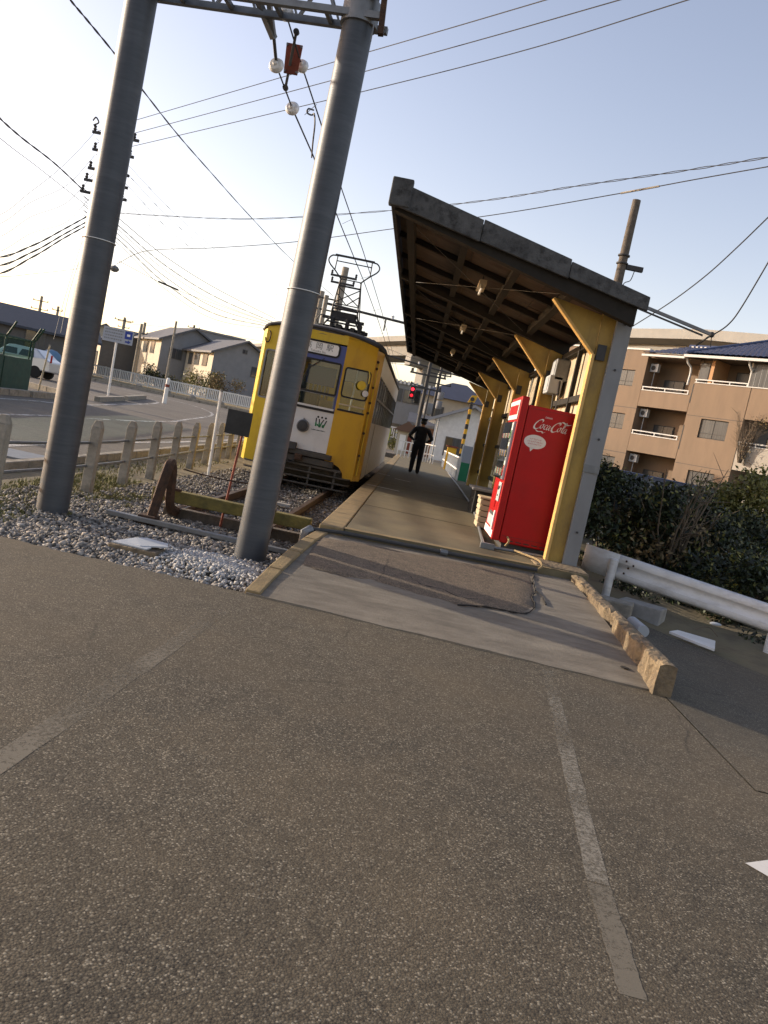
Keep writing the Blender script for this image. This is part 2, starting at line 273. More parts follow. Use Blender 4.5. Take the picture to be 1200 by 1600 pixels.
M['aptbrown']=mat('apartment_render',(.215,.155,.108),(.19,.137,.096),1.5,.9,blot=.5,bl_scale=1.2,stretch=(1,1,.22),bl_col=(.135,.105,.075,1))
M['aptgrey']=mat('apartment_pale',(.36,.33,.29),(.30,.275,.24),1.5,.9)
M['rooftile']=mat('blue_roof_tile',(.040,.055,.115),(.028,.038,.08),4,.35,spec=.6,isl=.25)
M['viaduct']=mat('viaduct_concrete',(.25,.245,.23),(.21,.206,.195),.8,.9,blot=.3,bl_scale=.3,bl_col=(.25,.225,.19,1))
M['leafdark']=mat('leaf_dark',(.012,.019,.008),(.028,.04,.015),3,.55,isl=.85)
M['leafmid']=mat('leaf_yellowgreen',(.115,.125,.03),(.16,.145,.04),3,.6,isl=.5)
M['leafdry']=mat('leaf_dry',(.20,.15,.075),(.13,.10,.055),3,.8,isl=.5)
M['twig']=mat('twig',(.16,.125,.09),(.10,.078,.057),6,.9)
M['grass']=mat('grass_blades',(.115,.12,.03),(.17,.15,.055),3,.8,isl=.45)
M['housegrey']=mat('house_grey',(.23,.235,.245),(.20,.205,.215),2,.9)
M['housecream']=mat('house_cream',(.50,.45,.36),(.44,.40,.32),2,.9)
M['housedark']=mat('house_dark',(.12,.115,.11),(.10,.096,.092),2,.9)
M['roofgrey']=mat('roof_grey',(.115,.118,.13),(.095,.098,.108),3,.7)  # grey lifted so the far roofs carry distance haze in their colour
M['silver']=mat('car_silver',(.50,.51,.53),rough=.3,metal=.55,coat=.4)
M['navy']=mat('car_navy',(.02,.025,.05),rough=.25,coat=.5)
M['tyre']=mat('tyre',(.018,.018,.018),rough=.9)
M['cloth']=mat('dark_uniform',(.016,.018,.026),(.028,.03,.04),8,.95)
M['skin']=mat('skin',(.36,.20,.13),rough=.6)
M['cyellow']=mat('crossing_yellow',(.62,.36,.02),rough=.5)
M['sgreen']=mat('sign_green',(.015,.20,.095),rough=.5)
M['sblue']=mat('sign_blue',(.02,.05,.28),rough=.5)
M['spale']=mat('sign_pale',(.33,.36,.42),rough=.5)
M['railwhite']=mat('rail_white',(.50,.50,.49),rough=.6)
M['guardwhite']=mat('guard_white',(.66,.665,.67),(.58,.585,.59),4,.5,blot=.55,bl_scale=2.2,stretch=(1,1,2.5),bl_col=(.20,.165,.13,1))
# ================================================================ THE SETTING
def sheet(name,xs,ys,zf,m,label=None,parent=None):
    vs=[(x,y,zf(x,y)) for y in ys for x in xs]; nx=len(xs)
    fs=[(j*nx+i,j*nx+i+1,(j+1)*nx+i+1,(j+1)*nx+i) for j in range(len(ys)-1) for i in range(nx-1)]
    o=MB().add(vs,fs).build(name,m,parent,recalc=False); 
    if not parent: o['kind']='structure'
    return o
xs=[-900,-300,-120,-80,-60,-50,-42]+list(np.arange(-40,41,1.5))+[42,50,60,80,120,300,900]
ys=[-60,-20]+list(np.arange(-10,100,2.))+[100,130,200,400,900,1500]
sheet('ground',xs,ys,lambda x,y:terrain(x,y)-.06-(.9 if 2.2<x<13 and 4.5<y<11.5 else 0),M['soil'])
def jag(p,q,n,a):
    p=Vector(p); q=Vector(q); d=(q-p); nn=Vector((-d.y,d.x,0)).normalized(); return [p+d*(i/n)+nn*random.uniform(-a,a) for i in range(n)]
# forecourt asphalt in front of the station
poly=[(-5.3,-14,0),(18,-14,0),(18,-2,0),(12,4.4,0),(2.2,4.4,0),(2.19,9.2,0),(-1.0,8.6,0)]
poly+=jag((-1.09,6.47,0),(-3.19,6.63,0),26,.025)+jag((-3.19,6.63,0),(-5.3,6.72,0),14,.03)+[(-5.3,6.72,0)]
forecourt=MB().face(poly).build('forecourt',M['asphalt']); forecourt['kind']='structure'
# road that runs beside the track and the lot beyond it
ysr=list(np.arange(-14,61,1.5)); xsr=[-60,-50,-40]+list(np.arange(-36,-5.2,1.5))+[-5.45]
road=sheet('road',xsr,ysr,lambda x,y:terrain(-8,y)+.0,M['road'])
def ribbon(name,pts,wd,zoff,m,parent=None):
    P=[Vector(p) for p in pts]; vs=[];
    for i,p in enumerate(P):
        d=(P[min(i+1,len(P)-1)]-P[max(i-1,0)]); d.z=0; d.normalize(); n=Vector((-d.y,d.x,0))
        for s in (-1,1):
            q=p+n*(s*wd/2); vs.append((q.x,q.y,terrain(min(q.x,-8),q.y)+zoff))
    return MB().add(vs,[(2*i,2*i+1,2*i+3,2*i+2) for i in range(len(P)-1)]).build(name,m,parent,recalc=False)
M['roadpaint']=worn_paint('road_line_paint',(.5,.49,.47,1),.33,9)
ribbon('edge_line',crom([(-6.4,-14,0),(-6.4,10,0),(-6.3,16,0),(-5.85,22,0),(-5.7,32,0),(-6.6,46,0)]),.15,.006,M['roadpaint'],road)
ribbon('centre_line',crom([(-9.3,-14,0),(-9.2,19,0),(-8.9,22.2,0),(-8.6,27.6,0),(-9.04,32.4,0),(-11.36,45.6,0),(-17,54,0),(-30,57,0)]),.15,.006,M['roadpaint'],road)
ribbon('edge_line',crom([(-11.9,-14,0),(-11.7,22,0),(-11.5,25.4,0),(-11.45,28.6,0),(-12.03,32.5,0),(-14.2,45.,0),(-19,49.5,0),(-30,50,0)]),.15,.006,M['roadpaint'],road)
# kerb stones of the traffic islands
kerb=bpy.data.objects.new('kerb',None); COL.objects.link(kerb); kerb['kind']='structure'
def kerbrow(a,b,hh=.2,ww=.22,ln=1.2):
    a=Vector(a); b=Vector(b); L=(b-a).length; n=max(1,int(L/ln)); d=(b-a)/n
    for i in range(n):
        p=a+d*(i+.01); q=a+d*(i+.985); zp=terrain(-8,p.y); zq=terrain(-8,q.y)
        MB().beam((p.x,p.y,zp+hh/2-.05),(q.x,q.y,zq+hh/2-.05),ww,hh+.1).build('kerb_stone',M['postconc'],kerb,bevel=.012)
kerbrow((-13.3,10,0),(-12.55,26.4,0)); kerbrow((-12.5,26.5,0),(-12.3,29.3,0)); kerbrow((-12.55,32.2,0),(-13.6,38,0)); kerbrow((-13.75,38.7,0),(-15.3,46,0)); kerbrow((-13.3,31.3,0),(-16.5,33.2,0))
kerbrow((-26,60.8,0),(-8,60.2,0),.18,.2,2.)
kerbrow((-5.35,7,0),(-5.35,40,0),.05,.14,1.5)
# verge beyond the curve
sheet('verge',[-60,-45,-30,-20,-14,-9,-6],list(np.arange(60.9,101,4)),lambda x,y:terrain(-8,y)+.10,M['drygrass'])
# steel cover plate on the near side of the road
B('drain_cover',M['galv2'],None,-6.9,-5.5,11.7,12.7,.0,.03); tag(bpy.data.objects['drain_cover'],'flat grey steel cover plate at the road edge left of the posts','cover plate')
# worn parking lines on the asphalt
M['worn']=worn_paint('worn_white_line',(.225,.207,.168,1),.31,38); M['worn2']=worn_paint('very_worn_white_line',(.145,.128,.096,1),.33,38); M['fresh']=worn_paint('white_line',(.62,.61,.58,1),.42,10)
def strip(name,x0,y0,x1,y1,wd,z,m):
    P=[Vector((x0+(x1-x0)*i/24,y0+(y1-y0)*i/24,z)) for i in range(25)]; d=(P[1]-P[0]).normalized(); n=Vector((-d.y,d.x,0)); vs=[]
    for p in P:
        j=random.uniform(-.004,.004)
        vs+= [p+n*(wd/2+j),p-n*(wd/2+random.uniform(-.004,.004))]
    return MB().add(vs,[(2*i,2*i+1,2*i+3,2*i+2) for i in range(24)]).build(name,m,forecourt,recalc=False)
strip('white_line',1.32,6.07,1.02,3.0,.088,.0012,M['worn']); strip('white_line',1.018,2.985,.98,2.35,.088,.0012,M['worn2']); strip('white_line',-1.10,5.75,-1.31,2.2,.11,.0012,M['worn2'])
MB().face([(1.76,3.45,.004),(1.83,3.36,.004),(2.6,3.75,.004),(2.55,3.93,.004)]).build('white_line',M['fresh'],forecourt)
# side path that falls away to the right of the ramp wall
def sidez(x,y):
    t=min(max((y-4.7)/.9,0),1); t=t*t*(3-2*t); return -.10*max(0,x-2.2)*t
_xs=[2.2]+list(np.arange(2.4,9.1,.3)); _ys=[4.4,4.7,4.85,5.0,5.15,5.3,5.45,5.6]+list(np.arange(5.9,10.5,.4))
def _inp(x,y): return y<=9.6-.95*(x-2.9) or x<2.9
_v=[]; 
for y in _ys:
    for x in _xs: _v.append((x,min(y,max(4.4,9.75-.80*(x-2.6))+.04*math.sin(x*9)),0))
_v=[(x,y,sidez(x,y)+.004) for x,y,z in _v]; _n=len(_xs)
MB().add(_v,[(j*_n+i,j*_n+i+1,(j+1)*_n+i+1,(j+1)*_n+i) for j in range(len(_ys)-1) for i in range(_n-1)]).build('side_path',M['asphalt'],forecourt,recalc=False)
# ---------------------------------------------------------------- ramp
RA,RB,RC,RD=[Vector(p) for p in ((-1.07,6.46,0),(2.12,6.1,0),(2.02,9.25,.27),(-.82,8.88,.27))]
def rampz(x,y):
    yb=6.46+(x+1.07)*(-.36/3.19); yt=8.88+(x+.82)*(.37/2.84); t=(y-yb)/(yt-yb); return .27*(1-(1-min(max(t,0),1.05))**1.7) if t<1 else .27
def on_ramp(px,py,dz=0):
    z=.12
    for _ in range(12):
        p=gz(px,py,z); z=rampz(p.x,p.y)+dz
    return p
n=28; vs=[]; fs=[]
for j in range(n+1):
    for i in range(n+1):
        p=RA.lerp(RB,i/n).lerp(RD.lerp(RC,i/n),j/n); e=.003*math.sin(i*.5+j*.3)
        vs.append((p.x,p.y+(random.uniform(-.012,.012) if j==0 else 0),rampz(p.x,p.y)+.012+(e if 0<i<n else 0)))
fs=[(j*(n+1)+i,j*(n+1)+i+1,(j+1)*(n+1)+i+1,(j+1)*(n+1)+i) for j in range(n) for i in range(n)]
k=len(vs); vs+=[(v[0],v[1],-.05) for v in vs[:n+1]]; fs+=[(i,k+i,k+i+1,i+1) for i in range(n)]
k2=len(vs); side=[j*(n+1) for j in range(n+1)]; vs+=[(vs[q][0],vs[q][1],-.05) for q in side]; fs+=[(side[j],side[j+1],k2+j+1,k2+j) for j in range(n)]
ramp=MB().add(vs,fs).build('ramp',M['ramp'],None,True); ramp['kind']='structure'
out=[(472,884),(482,866),(500,842),(560,850),(640,866),(740,884),(826,899),(832,925),(834,952),(815,962),(790,957),(745,950),(712,946),(690,938),(655,932),(620,921),(585,909),(540,903),(500,893)]
P=[on_ramp(x,y) for x,y in out]; rag=[]
for i in range(len(P)):
    rag+=jag(P[i],P[(i+1)%len(P)],5,.012 if i>7 else .004)
bm=bmesh.new(); bm.faces.new([bm.verts.new((p.x,p.y,0)) for p in rag])
for k in range(24):
    bmesh.ops.bisect_plane(bm,geom=bm.verts[:]+bm.edges[:]+bm.faces[:],plane_co=(-1+k*.14,0,0),plane_no=(1,0,0)); bmesh.ops.bisect_plane(bm,geom=bm.verts[:]+bm.edges[:]+bm.faces[:],plane_co=(0,6.4+k*.13,0),plane_no=(0,1,0))
bnd={v for e_ in bm.edges if e_.is_boundary for v in e_.verts}
for v in bm.verts: v.co.z=rampz(v.co.x,v.co.y)+(.013 if v in bnd else .026)
me=bpy.data.meshes.new('asphalt_patch'); bm.to_mesh(me); bm.free(); me.shade_smooth(); me.materials.append(M['ramp_patch']); o=bpy.data.objects.new('asphalt_patch',me); COL.objects.link(o); o.parent=ramp
# dark crack and joint at the right edge of the patch
M['crack']=mat('crack_dark',(.02,.018,.016),rough=.95)
for cpx in (((834,898),(832,912),(836,925),(831,938),(836,950),(822,962),(800,960)),((836,925),(845,935),(852,948)),((640,905),(660,918),(690,925),(720,938),(745,940)),((800,960),(760,952),(715,949))):
    cp=[on_ramp(x,y) for x,y in cpx]; c_=[Vector((p.x+random.uniform(-.008,.008),p.y+random.uniform(-.008,.008),rampz(p.x,p.y)+.022)) for p in crom(cp,5)]
    MB().tube(c_,[random.uniform(.004,.010) for _ in c_],5).build('crack',M['crack'],ramp)
# tan edging down the left side of the ramp
for i in range(4):
    a=RA.lerp(RD,i/4+.004); b=RA.lerp(RD,(i+1)/4-.004); a.z=rampz(a.x,a.y); b.z=rampz(b.x,b.y)
    MB().beam((a.x+.05,a.y,a.z-.03),(b.x+.05,b.y,b.z-.03),.13,.13).build('edging_stone',M['coping'],ramp,bevel=.012)
# drain hole
MB().lathe([(.035,0),(.035,.004)],on_ramp(975,1047)+Vector((0,0,.02)),n=10).build('drain_hole',M['crack'],ramp)
# broken concrete upstand on the right of the ramp
def upstand():
    N=70; prof=[(0,0),(0,.25),(0,.5),(0,.75),(.02,1),(.35,1.03),(.7,1.02),(1,.98),(1.02,.6),(1.02,0)]; vs=[]; fs=[]
    random.seed(3); rr=[random.random() for _ in range(400)]
    for i in range(N+1):
        t=i/N; x=2.10+(2.02-2.10)*t; y=6.02+(9.2-6.02)*t; top=.235+.12*t; zb=-.05; wd=.135-.01*t
        chip=max(0,math.sin(t*17)*.45+math.sin(t*41+1)*.5+rr[i]*.9-.62)
        for j,(a,b) in enumerate(prof):
            dx=dy=dz=0
            if j in (2,3,4): dx=chip*.075*(1 if j<4 else .9)+(rr[(i*7+j)%400]-.5)*.022
            if j in (4,5): dz=-chip*.07*(1 if j==4 else .35)-(rr[(i*3+j)%400])*.018
            if j==6: dz=-(rr[(i*5+j)%400])*.012
            vs.append((x+a*wd+dx,y+dy+(rr[(i+j*11)%400]-.5)*.01,zb+(top-zb)*b+dz))
    m=len(prof)
    fs=[(i*m+j,i*m+j+1,(i+1)*m+j+1,(i+1)*m+j) for i in range(N) for j in range(m-1)]
    fs+=[tuple(range(m))[::-1],tuple(N*m+j for j in range(m))]
    return MB().add(vs,fs).build('ramp_wall',M['oldconc'])
tag(upstand(),'low broken concrete wall with chipped tan face along the right of the ramp','wall'); random.seed(11)

# ---------------------------------------------------------------- platform
PZ=.36
platform=MB().ext([(-.55,8.93,-.05),(2.22,9.28,-.05),(2.22,44,-.05),(-.55,44,-.05)],(0,0,PZ+.05)).build('platform',M['platform']); platform['kind']='structure'
y=8.88; i=0
while y<44:
    L=1.45 if i else 1.5
    MB().box(-.83,-.562,y+.006,y+L-.006,-.05,PZ+.004).build('coping_stone',M['coping'],platform,bevel=.015); y+=L; i+=1
MB().face([(-.56,8.935,PZ+.004),(2.0,9.255,PZ+.004),(2.0,9.40,PZ+.004),(-.56,9.08,PZ+.004)]).build('painted_edge',M['coping'],platform)
M['pwhite']=worn_paint('platform_line',(.7,.68,.63,1),.7,12)
for (x0,x1,y0) in ((-.78,-.1,16.5),(-.8,-.45,21.5),(-.3,.1,20.6)):
    MB().face([(x0,y0,PZ+.009),(x1,y0-.12,PZ+.009),(x1,y0-.03,PZ+.009),(x0,y0+.09,PZ+.009)]).build('white_mark',M['pwhite'],platform)
for yy in (12.2,14.9,18.2): MB().box(-.56,1.9,yy,yy+.012,PZ+.001,PZ+.003).build('slab_joint',M['crack'],platform)
# pipe along the end of the platform
t=thing('edge_pipe','dark steel pipe with a coupling lying along the step between ramp and platform','pipe',(-.9,8.85,.2))
def loc(o,pts): return [Vector(p)-o.location for p in pts]
pl=[(-.90,8.78,.30),(-.6,8.83,.325),(.2,8.95,.325),(1.0,9.05,.325),(1.62,9.13,.33)]
MB().tube(loc(t,pl),.022,8).build('pipe',M['dark'],t,True)
MB().tube(loc(t,[(.52,8.99,.325),(.6,9.0,.325)]),.034,8).build('coupling',M['galv2'],t,True)
MB().tube(loc(t,[(-.90,8.78,.30),(-.95,8.72,.27),(-.95,8.70,.02)]),.05,8).build('stand_pipe',M['galv2'],t,True)
MB().tube(loc(t,crom([(1.62,9.13,.33),(1.67,9.16,.38),(1.64,9.3,.42),(1.52,9.7,.41),(1.45,9.95,.40)],5)),.013,8).build('riser',M['coping'],t,True)
t=thing('floor_conduit','pale conduit running along the right side of the platform floor','conduit',(1.07,9.9,PZ))
MB().tube(loc(t,[(1.07,9.95,PZ+.025),(1.12,10.9,PZ+.025),(1.28,14,PZ+.025),(1.37,16.7,PZ+.025),(1.45,23.4,PZ+.025),(1.5,31.8,PZ+.025)]),.022,8).build('pipe',M['galv2'],t,True)
MB().tube(loc(t,[(1.07,9.95,PZ+.025),(1.12,9.9,PZ+.025),(1.85,10.02,PZ+.03)]),.02,8).build('branch_pipe',M['galv2'],t,True)
MB().box(-.05,.12,-.08,0,.0,.07).build('junction_box',M['galv2'],t,bevel=.006)
# foundation block of the front post
MB().box(1.62,2.24,9.30,10.2,.0,PZ+.02).build('foundation_block',M['oldconc'],platform,bevel=.02)

# ---------------------------------------------------------------- track
def stones(name,pts,sz,m,label,cat):
    ico=np.array([(0,0,-1),(.72,-.53,-.45),(-.28,-.85,-.45),(-.89,0,-.45),(-.28,.85,-.45),(.72,.53,-.45),(.28,-.85,.45),(-.72,-.53,.45),(-.72,.53,.45),(.28,.85,.45),(.89,0,.45),(0,0,1)])
    F=[(0,1,2),(1,0,5),(0,2,3),(0,3,4),(0,4,5),(1,5,10),(2,1,6),(3,2,7),(4,3,8),(5,4,9),(1,10,6),(2,6,7),(3,7,8),(4,8,9),(5,9,10),(6,10,11),(7,6,11),(8,7,11),(9,8,11),(10,9,11)]
    F=np.array(F); N=len(pts); pts=np.asarray(pts)
    V=ico[None]*(1+rng.uniform(-.28,.28,(N,12,1)))
    sc=np.asarray(sz)[:,None]*rng.uniform(.6,1.2,(N,3))*np.array([1,1,.75]); V=V*sc[:,None,:]
    a=rng.uniform(0,6.28,N); b=rng.uniform(-.6,.6,N); ca,sa,cb,sb=np.cos(a),np.sin(a),np.cos(b),np.sin(b)
    x,y,z=V[...,0],V[...,1],V[...,2]; y,z=y*cb[:,None]-z*sb[:,None],y*sb[:,None]+z*cb[:,None]; x,y=x*ca[:,None]-y*sa[:,None],x*sa[:,None]+y*ca[:,None]
    V=np.stack([x,y,z],-1)+pts[:,None,:]; Vf=V.reshape(-1,3); Ff=(F[None]+12*np.arange(N)[:,None,None]).reshape(-1,3)
    me=bpy.data.meshes.new(name); me.vertices.add(len(Vf)); me.vertices.foreach_set('co',Vf.ravel()); me.loops.add(Ff.size); me.loops.foreach_set('vertex_index',Ff.ravel().astype(np.int32))
    me.polygons.add(len(Ff)); me.polygons.foreach_set('loop_start',np.arange(0,Ff.size,3,dtype=np.int32)); me.update(calc_edges=True); me.materials.append(m)
    o=bpy.data.objects.new(name,me); COL.objects.link(o); return tag(o,label,cat,kind='stuff')
N=26000; X=rng.uniform(-4.4,-.98,N); Y=6.55+np.abs(rng.power(1.0,N))*3.6; keep=(rng.random(N)<np.where(X<-3.6,.5,1)); X,Y=X[keep],Y[keep]
pts=np.stack([X,Y,rng.uniform(-.055,-.015,len(X))+.03*np.sin(X*3)*np.cos(Y*2.2)*.5],-1)
N2=12000; X2=rng.uniform(-3.9,-.9,N2); Y2=10+rng.uniform(0,9,N2); pts=np.concatenate([pts,np.stack([X2,Y2,rng.uniform(-.07,-.025,N2)],-1)])
stones('ballast',pts,rng.uniform(.008,.030,len(pts))*rng.choice([.7,1,1,1.25],len(pts)),M['ballast'],'grey brown ballast stones around the track end and pole feet','gravel')
N=4200; th=rng.uniform(0,6.28,N); rr_=np.abs(rng.normal(0,.58,N)); X=-1.5+rr_*np.cos(th)*.6-.12*np.sin(th); Y=7.3+rr_*np.sin(th)*.55; kp=(Y>6.56)&(X<-1.05+(Y-6.46)*.1); X,Y,rr_=X[kp],Y[kp],rr_[kp]; N=len(X)
stones('fresh_ballast',np.stack([X,Y,np.maximum(.05*(1-rr_**2),-.01)+rng.uniform(-.03,.0,N)],-1),rng.uniform(.011,.026,N),M['ballast_white'],'whitish fresh ballast heaped around the foot of the right steel pole','gravel')
track=bpy.data.objects.new('track',None); COL.objects.link(track); track['kind']='structure'
sl_me=None
for i in range(48):
    o=B('sleeper',M['sleeper'],track,-3.0,-1.12,9.8+i*.65,10.02+i*.65,-.16,-.035) if sl_me is None else None
    if o: sl_me=o.data
    else: o=bpy.data.objects.new('sleeper',sl_me); COL.objects.link(o); o.parent=track; o.location=(0,i*.65,0)
def railbar(x,y0,y1): 
    m=MB(); m.box(x-.06,x+.06,y0,y1,-.035,-.02); m.box(x-.012,x+.012,y0,y1,-.02,.06); m.box(x-.033,x+.033,y0,y1,.06,.095); return m
railbar(-1.50,9.6,40).build('rail',M['railtop'],track); railbar(-2.57,9.6,40).build('rail',M['railtop'],track)
MB().box(-2.0,-1.72,12.9,13.05,.0,.04).build('timber_offcut',M['conc'],track)
# buffer stop made of bent rails and a beam
t=thing('buffer_stop','rusty bent rail buffer stop with a mossy yellow timber beam at the track end','buffer stop',(-2.05,9.2,0))
for x in (-2.60,-1.48):
    pth=[(x,10.6,.05),(x,9.9,.05),(x,9.55,.07),(x,9.33,.16),(x,9.24,.34),(x,9.2,.52),(x,9.13,.64),(x,9.05,.655),(x,8.99,.58),(x-.02,8.95,.4),(x-.04,8.92,.2),(x-.06,8.89,.02)]
    MB().tube(loc(t,crom(pth,4)),.058,6).build('bent_rail',M['rust'],t,True)
    MB().box(x-.18-t.location.x,x+.02-t.location.x,8.80-9.2,8.98-9.2,-.03,.07).build('foot_block',M['rust'],t,bevel=.01)
    MB().box(x+.0-t.location.x,x+.09-t.location.x,.14,.2,.33,.36).build('clamp_bolt',M['rust'],t)
MB().box(-.80,1.07,.20,.35,.185,.325).build('beam',M['mosswood'],t,bevel=.012)
MB().box(-.7,.95,.42,.56,-.02,.1).build('lower_sleeper',M['sleeper'],t,bevel=.01)
# stop board on a red rod
pb=at(346,810,9.55); pt=at(386,648,9.55)
t=thing('stop_board','small black square board on a thin red rusty rod behind the buffer','track sign',(pb.x,9.55,0))
MB().tube([(0,0,-.05),(pt.x-pb.x,0,pt.z)],.014,6).build('rod',M['redrust'],t,True)
cb=at(373,661,9.53)-t.location; MB().box(cb.x-.145,cb.x+.145,-.03,-.015,cb.z-.14,cb.z+.14).build('board',M['black'],t)
tag(MB().tube(sag(at(287,733,9.1),at(400,757,9.1),.02,8),.008,5).build('tie_cable',M['rust']),'thin dark tie cable stretched from the bent rail to the right steel pole','cable')
tag(MB().beam(Vector((-3.12,8.83,.02)),Vector((-1.0,8.62,.03)),.085,.05).build('steel_strip',M['galv2'],bevel=.006),'long flat grey steel strip lying on the ballast in front of the buffer','steel strip')
t=thing('ballast_box','small concrete box with a pale plastic lid sunk in the ballast','box',(-2.23,7.32,0))
MB().box(-.24,.2,-.18,.08,-.08,.03).build('concrete_box',M['oldconc'],t,bevel=.012)
MB().ext([(-.2,-.03,.035),(.03,-.12,.04),(.24,.02,.055),(.2,.15,.06),(-.02,.19,.065),(-.1,.12,.06)],(0,0,.014)).build('lid',M['plastic'],t,bevel=.004)
MB().ext([(-.23,-.13,.032),(.1,-.16,.032),(.12,-.08,.04),(-.16,.0,.045)],(0,0,.012)).build('lid_flap',M['plastic'],t)
# grass along the fence
def blades(name,regs,m,label,hmin=.02,hmax=.065):
    mb=MB()
    for (x0,x1,y0,y1,nb,zb) in regs:
        for _ in range(nb):
            x=random.uniform(x0,x1); y=random.uniform(y0,y1); h=random.uniform(hmin,hmax); a=random.uniform(0,6.28); l=random.uniform(.2,.9)*h; wv=random.uniform(.004,.009)
            dx,dy=math.cos(a),math.sin(a); z=zb
            mb.add([(x-dy*wv,y+dx*wv,z),(x+dy*wv,y-dx*wv,z),(x+dx*l*.4+dy*wv*.7,y+dy*l*.4-dx*wv*.7,z+h*.6),(x+dx*l,y+dy*l,z+h)],[(0,1,2),(0,2,3)])
    return tag(mb.build(name,m,recalc=False),label,'grass',kind='stuff')
rg=[(-4.6,-3.5,7.4,9.0,3500,-.05),(-4.7,-3.9,9,12.5,2600,-.05),(-3.9,-3.3,9.2,11,500,-.05),(-5.1,-4.3,12,20,1500,-.05),(-3.6,-3.2,8.9,9.3,120,-.05)]
for _ in range(14):
    x=random.uniform(-4.1,-3.1); y=random.uniform(8.2,11.5); rg.append((x-.09,x+.09,y-.09,y+.09,60,-.04))
blades('grass',rg,M['grass'],'short yellow green grass along the concrete posts and track edge')
# ---------------------------------------------------------------- concrete post fence beside the road
t=thing('post_fence','row of pointed concrete posts with two thin steel rails beside the road','fence',(-3.95,10.25,0))
FX=lambda y:-3.93-.062*(y-10.25)-.17*max(0,10.25-y)*.6
pm=None
for i in range(-1,12):
    y=10.25+i*1.53 if i>=0 else 8.03; x=FX(y)
    if pm is None:
        m=MB(); w_=.062
        m.box(-w_,w_,-w_,w_,-.15,.80); 
        m.add([(-w_,-w_,.80),(w_,-w_,.80),(w_,w_,.80),(-w_,w_,.80),(-.03,-.045,.89),(.03,-.045,.89),(.03,.045,.89),(-.03,.045,.89)],[(0,1,5,4),(1,2,6,5),(2,3,7,6),(3,0,4,7),(4,5,6,7)])
        o=m.build('post',M['postconc'],t,bevel=.01); pm=o
    else:
        o=pm.copy(); COL.objects.link(o)
    o.location=(x+3.95,y-10.25,0); o.rotation_euler=(random.uniform(-.015,.015),random.uniform(-.02,.02),random.uniform(-.1,.1))
for z in (.60,.30):
    MB().tube([(FX(y)+3.95+.0,y-10.25,z+random.uniform(-.008,.008)) for y in np.arange(8.0,28,1.53)],.019,6).build('rail',M['galv2'],t,True)
t=thing('white_stake','thin white stake standing beside the post fence near the tram','stake',(at(328,730,15.5).x,15.5,0))
e=at(346,612,15.5); MB().tube([(0,0,-.1),(e.x-t.location.x,0,e.z)],.03,8).build('stake',M['white'],t,True); MB().tube([(e.x-t.location.x-.002,0,e.z),(e.x-t.location.x,0,e.z+.04)],.033,8).build('cap',M['galv2'],t,True)
# ================================================================ steel poles and portal
def steel_pole(label,x,y,h,lean,band):
    t=thing('steel_pole',label,'pole',(x,y,-.1)); n=40
    pts=[(lean*i/n*h,0,h*i/n) for i in range(n+1)]
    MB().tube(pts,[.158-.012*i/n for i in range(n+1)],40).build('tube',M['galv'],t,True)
    for z in band:
        MB().lathe([(.160,z-.004),(.166,z-.003),(.166,z+.003),(.160,z+.004)],(lean*z,0,0),n=32).build('band',M['porcelain'],t,True)
    return t
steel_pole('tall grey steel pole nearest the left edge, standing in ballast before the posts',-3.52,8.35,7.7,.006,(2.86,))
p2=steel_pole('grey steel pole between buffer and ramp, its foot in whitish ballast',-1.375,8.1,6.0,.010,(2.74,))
t=thing('portal_truss','galvanised lattice truss clamped to the right steel pole overhead','truss',(-1.32,8.1,at(530,42,8.1).z+.09))
d=Vector((-2.2,.25,0)).normalized(); nrm=Vector((-d.y,d.x,0))
L=2.2
for zz in (0,.42):
    for s in (-.13,.13):
        MB().beam(d*(-.25)+nrm*s+Vector((0,0,zz)),d*L+nrm*s+Vector((0,0,zz)),.06,.06).build('chord',M['galv2'],t)
k=9
for s in (-.13,.13):
    for i in range(k):
        a=.22+i*(L-.3)/k; b=a+(L-.3)/k
        z0,z1=((0,.42) if i%2==0 else (.42,0))
        MB().beam(d*a+nrm*s+Vector((0,0,z0)),d*b+nrm*s+Vector((0,0,z1)),.045,.02).build('lattice_bar',M['galv2'],t)
for i in range(5):
    a=.3+i*.5; MB().beam(d*a-nrm*.13+Vector((0,0,.0)),d*a+nrm*.13+Vector((0,0,.0)),.04,.04).build('cross_bar',M['galv2'],t)
MB().lathe([(.152,-.06),(.175,-.055),(.175,.16),(.152,.165)],(0.0,0,0),n=28).build('clamp',M['galv2'],t,True)
MB().lathe([(.152,.34),(.175,.345),(.175,.5),(.152,.505)],(0.002,0,0),n=28).build('clamp',M['galv2'],t,True)
MB().box(-.16,.2,-.19,-.172,.14,.5).build('end_plate',M['galv2'],t); 
MB().beam((.24,-.16,-.16),(.20,-.16,.3),.07,.05).build('stay_angle',M['rust'],t); MB().beam((.16,-.14,-.22),(.16,-.14,-.06),.012,.012).build('bolt',M['galv2'],t)
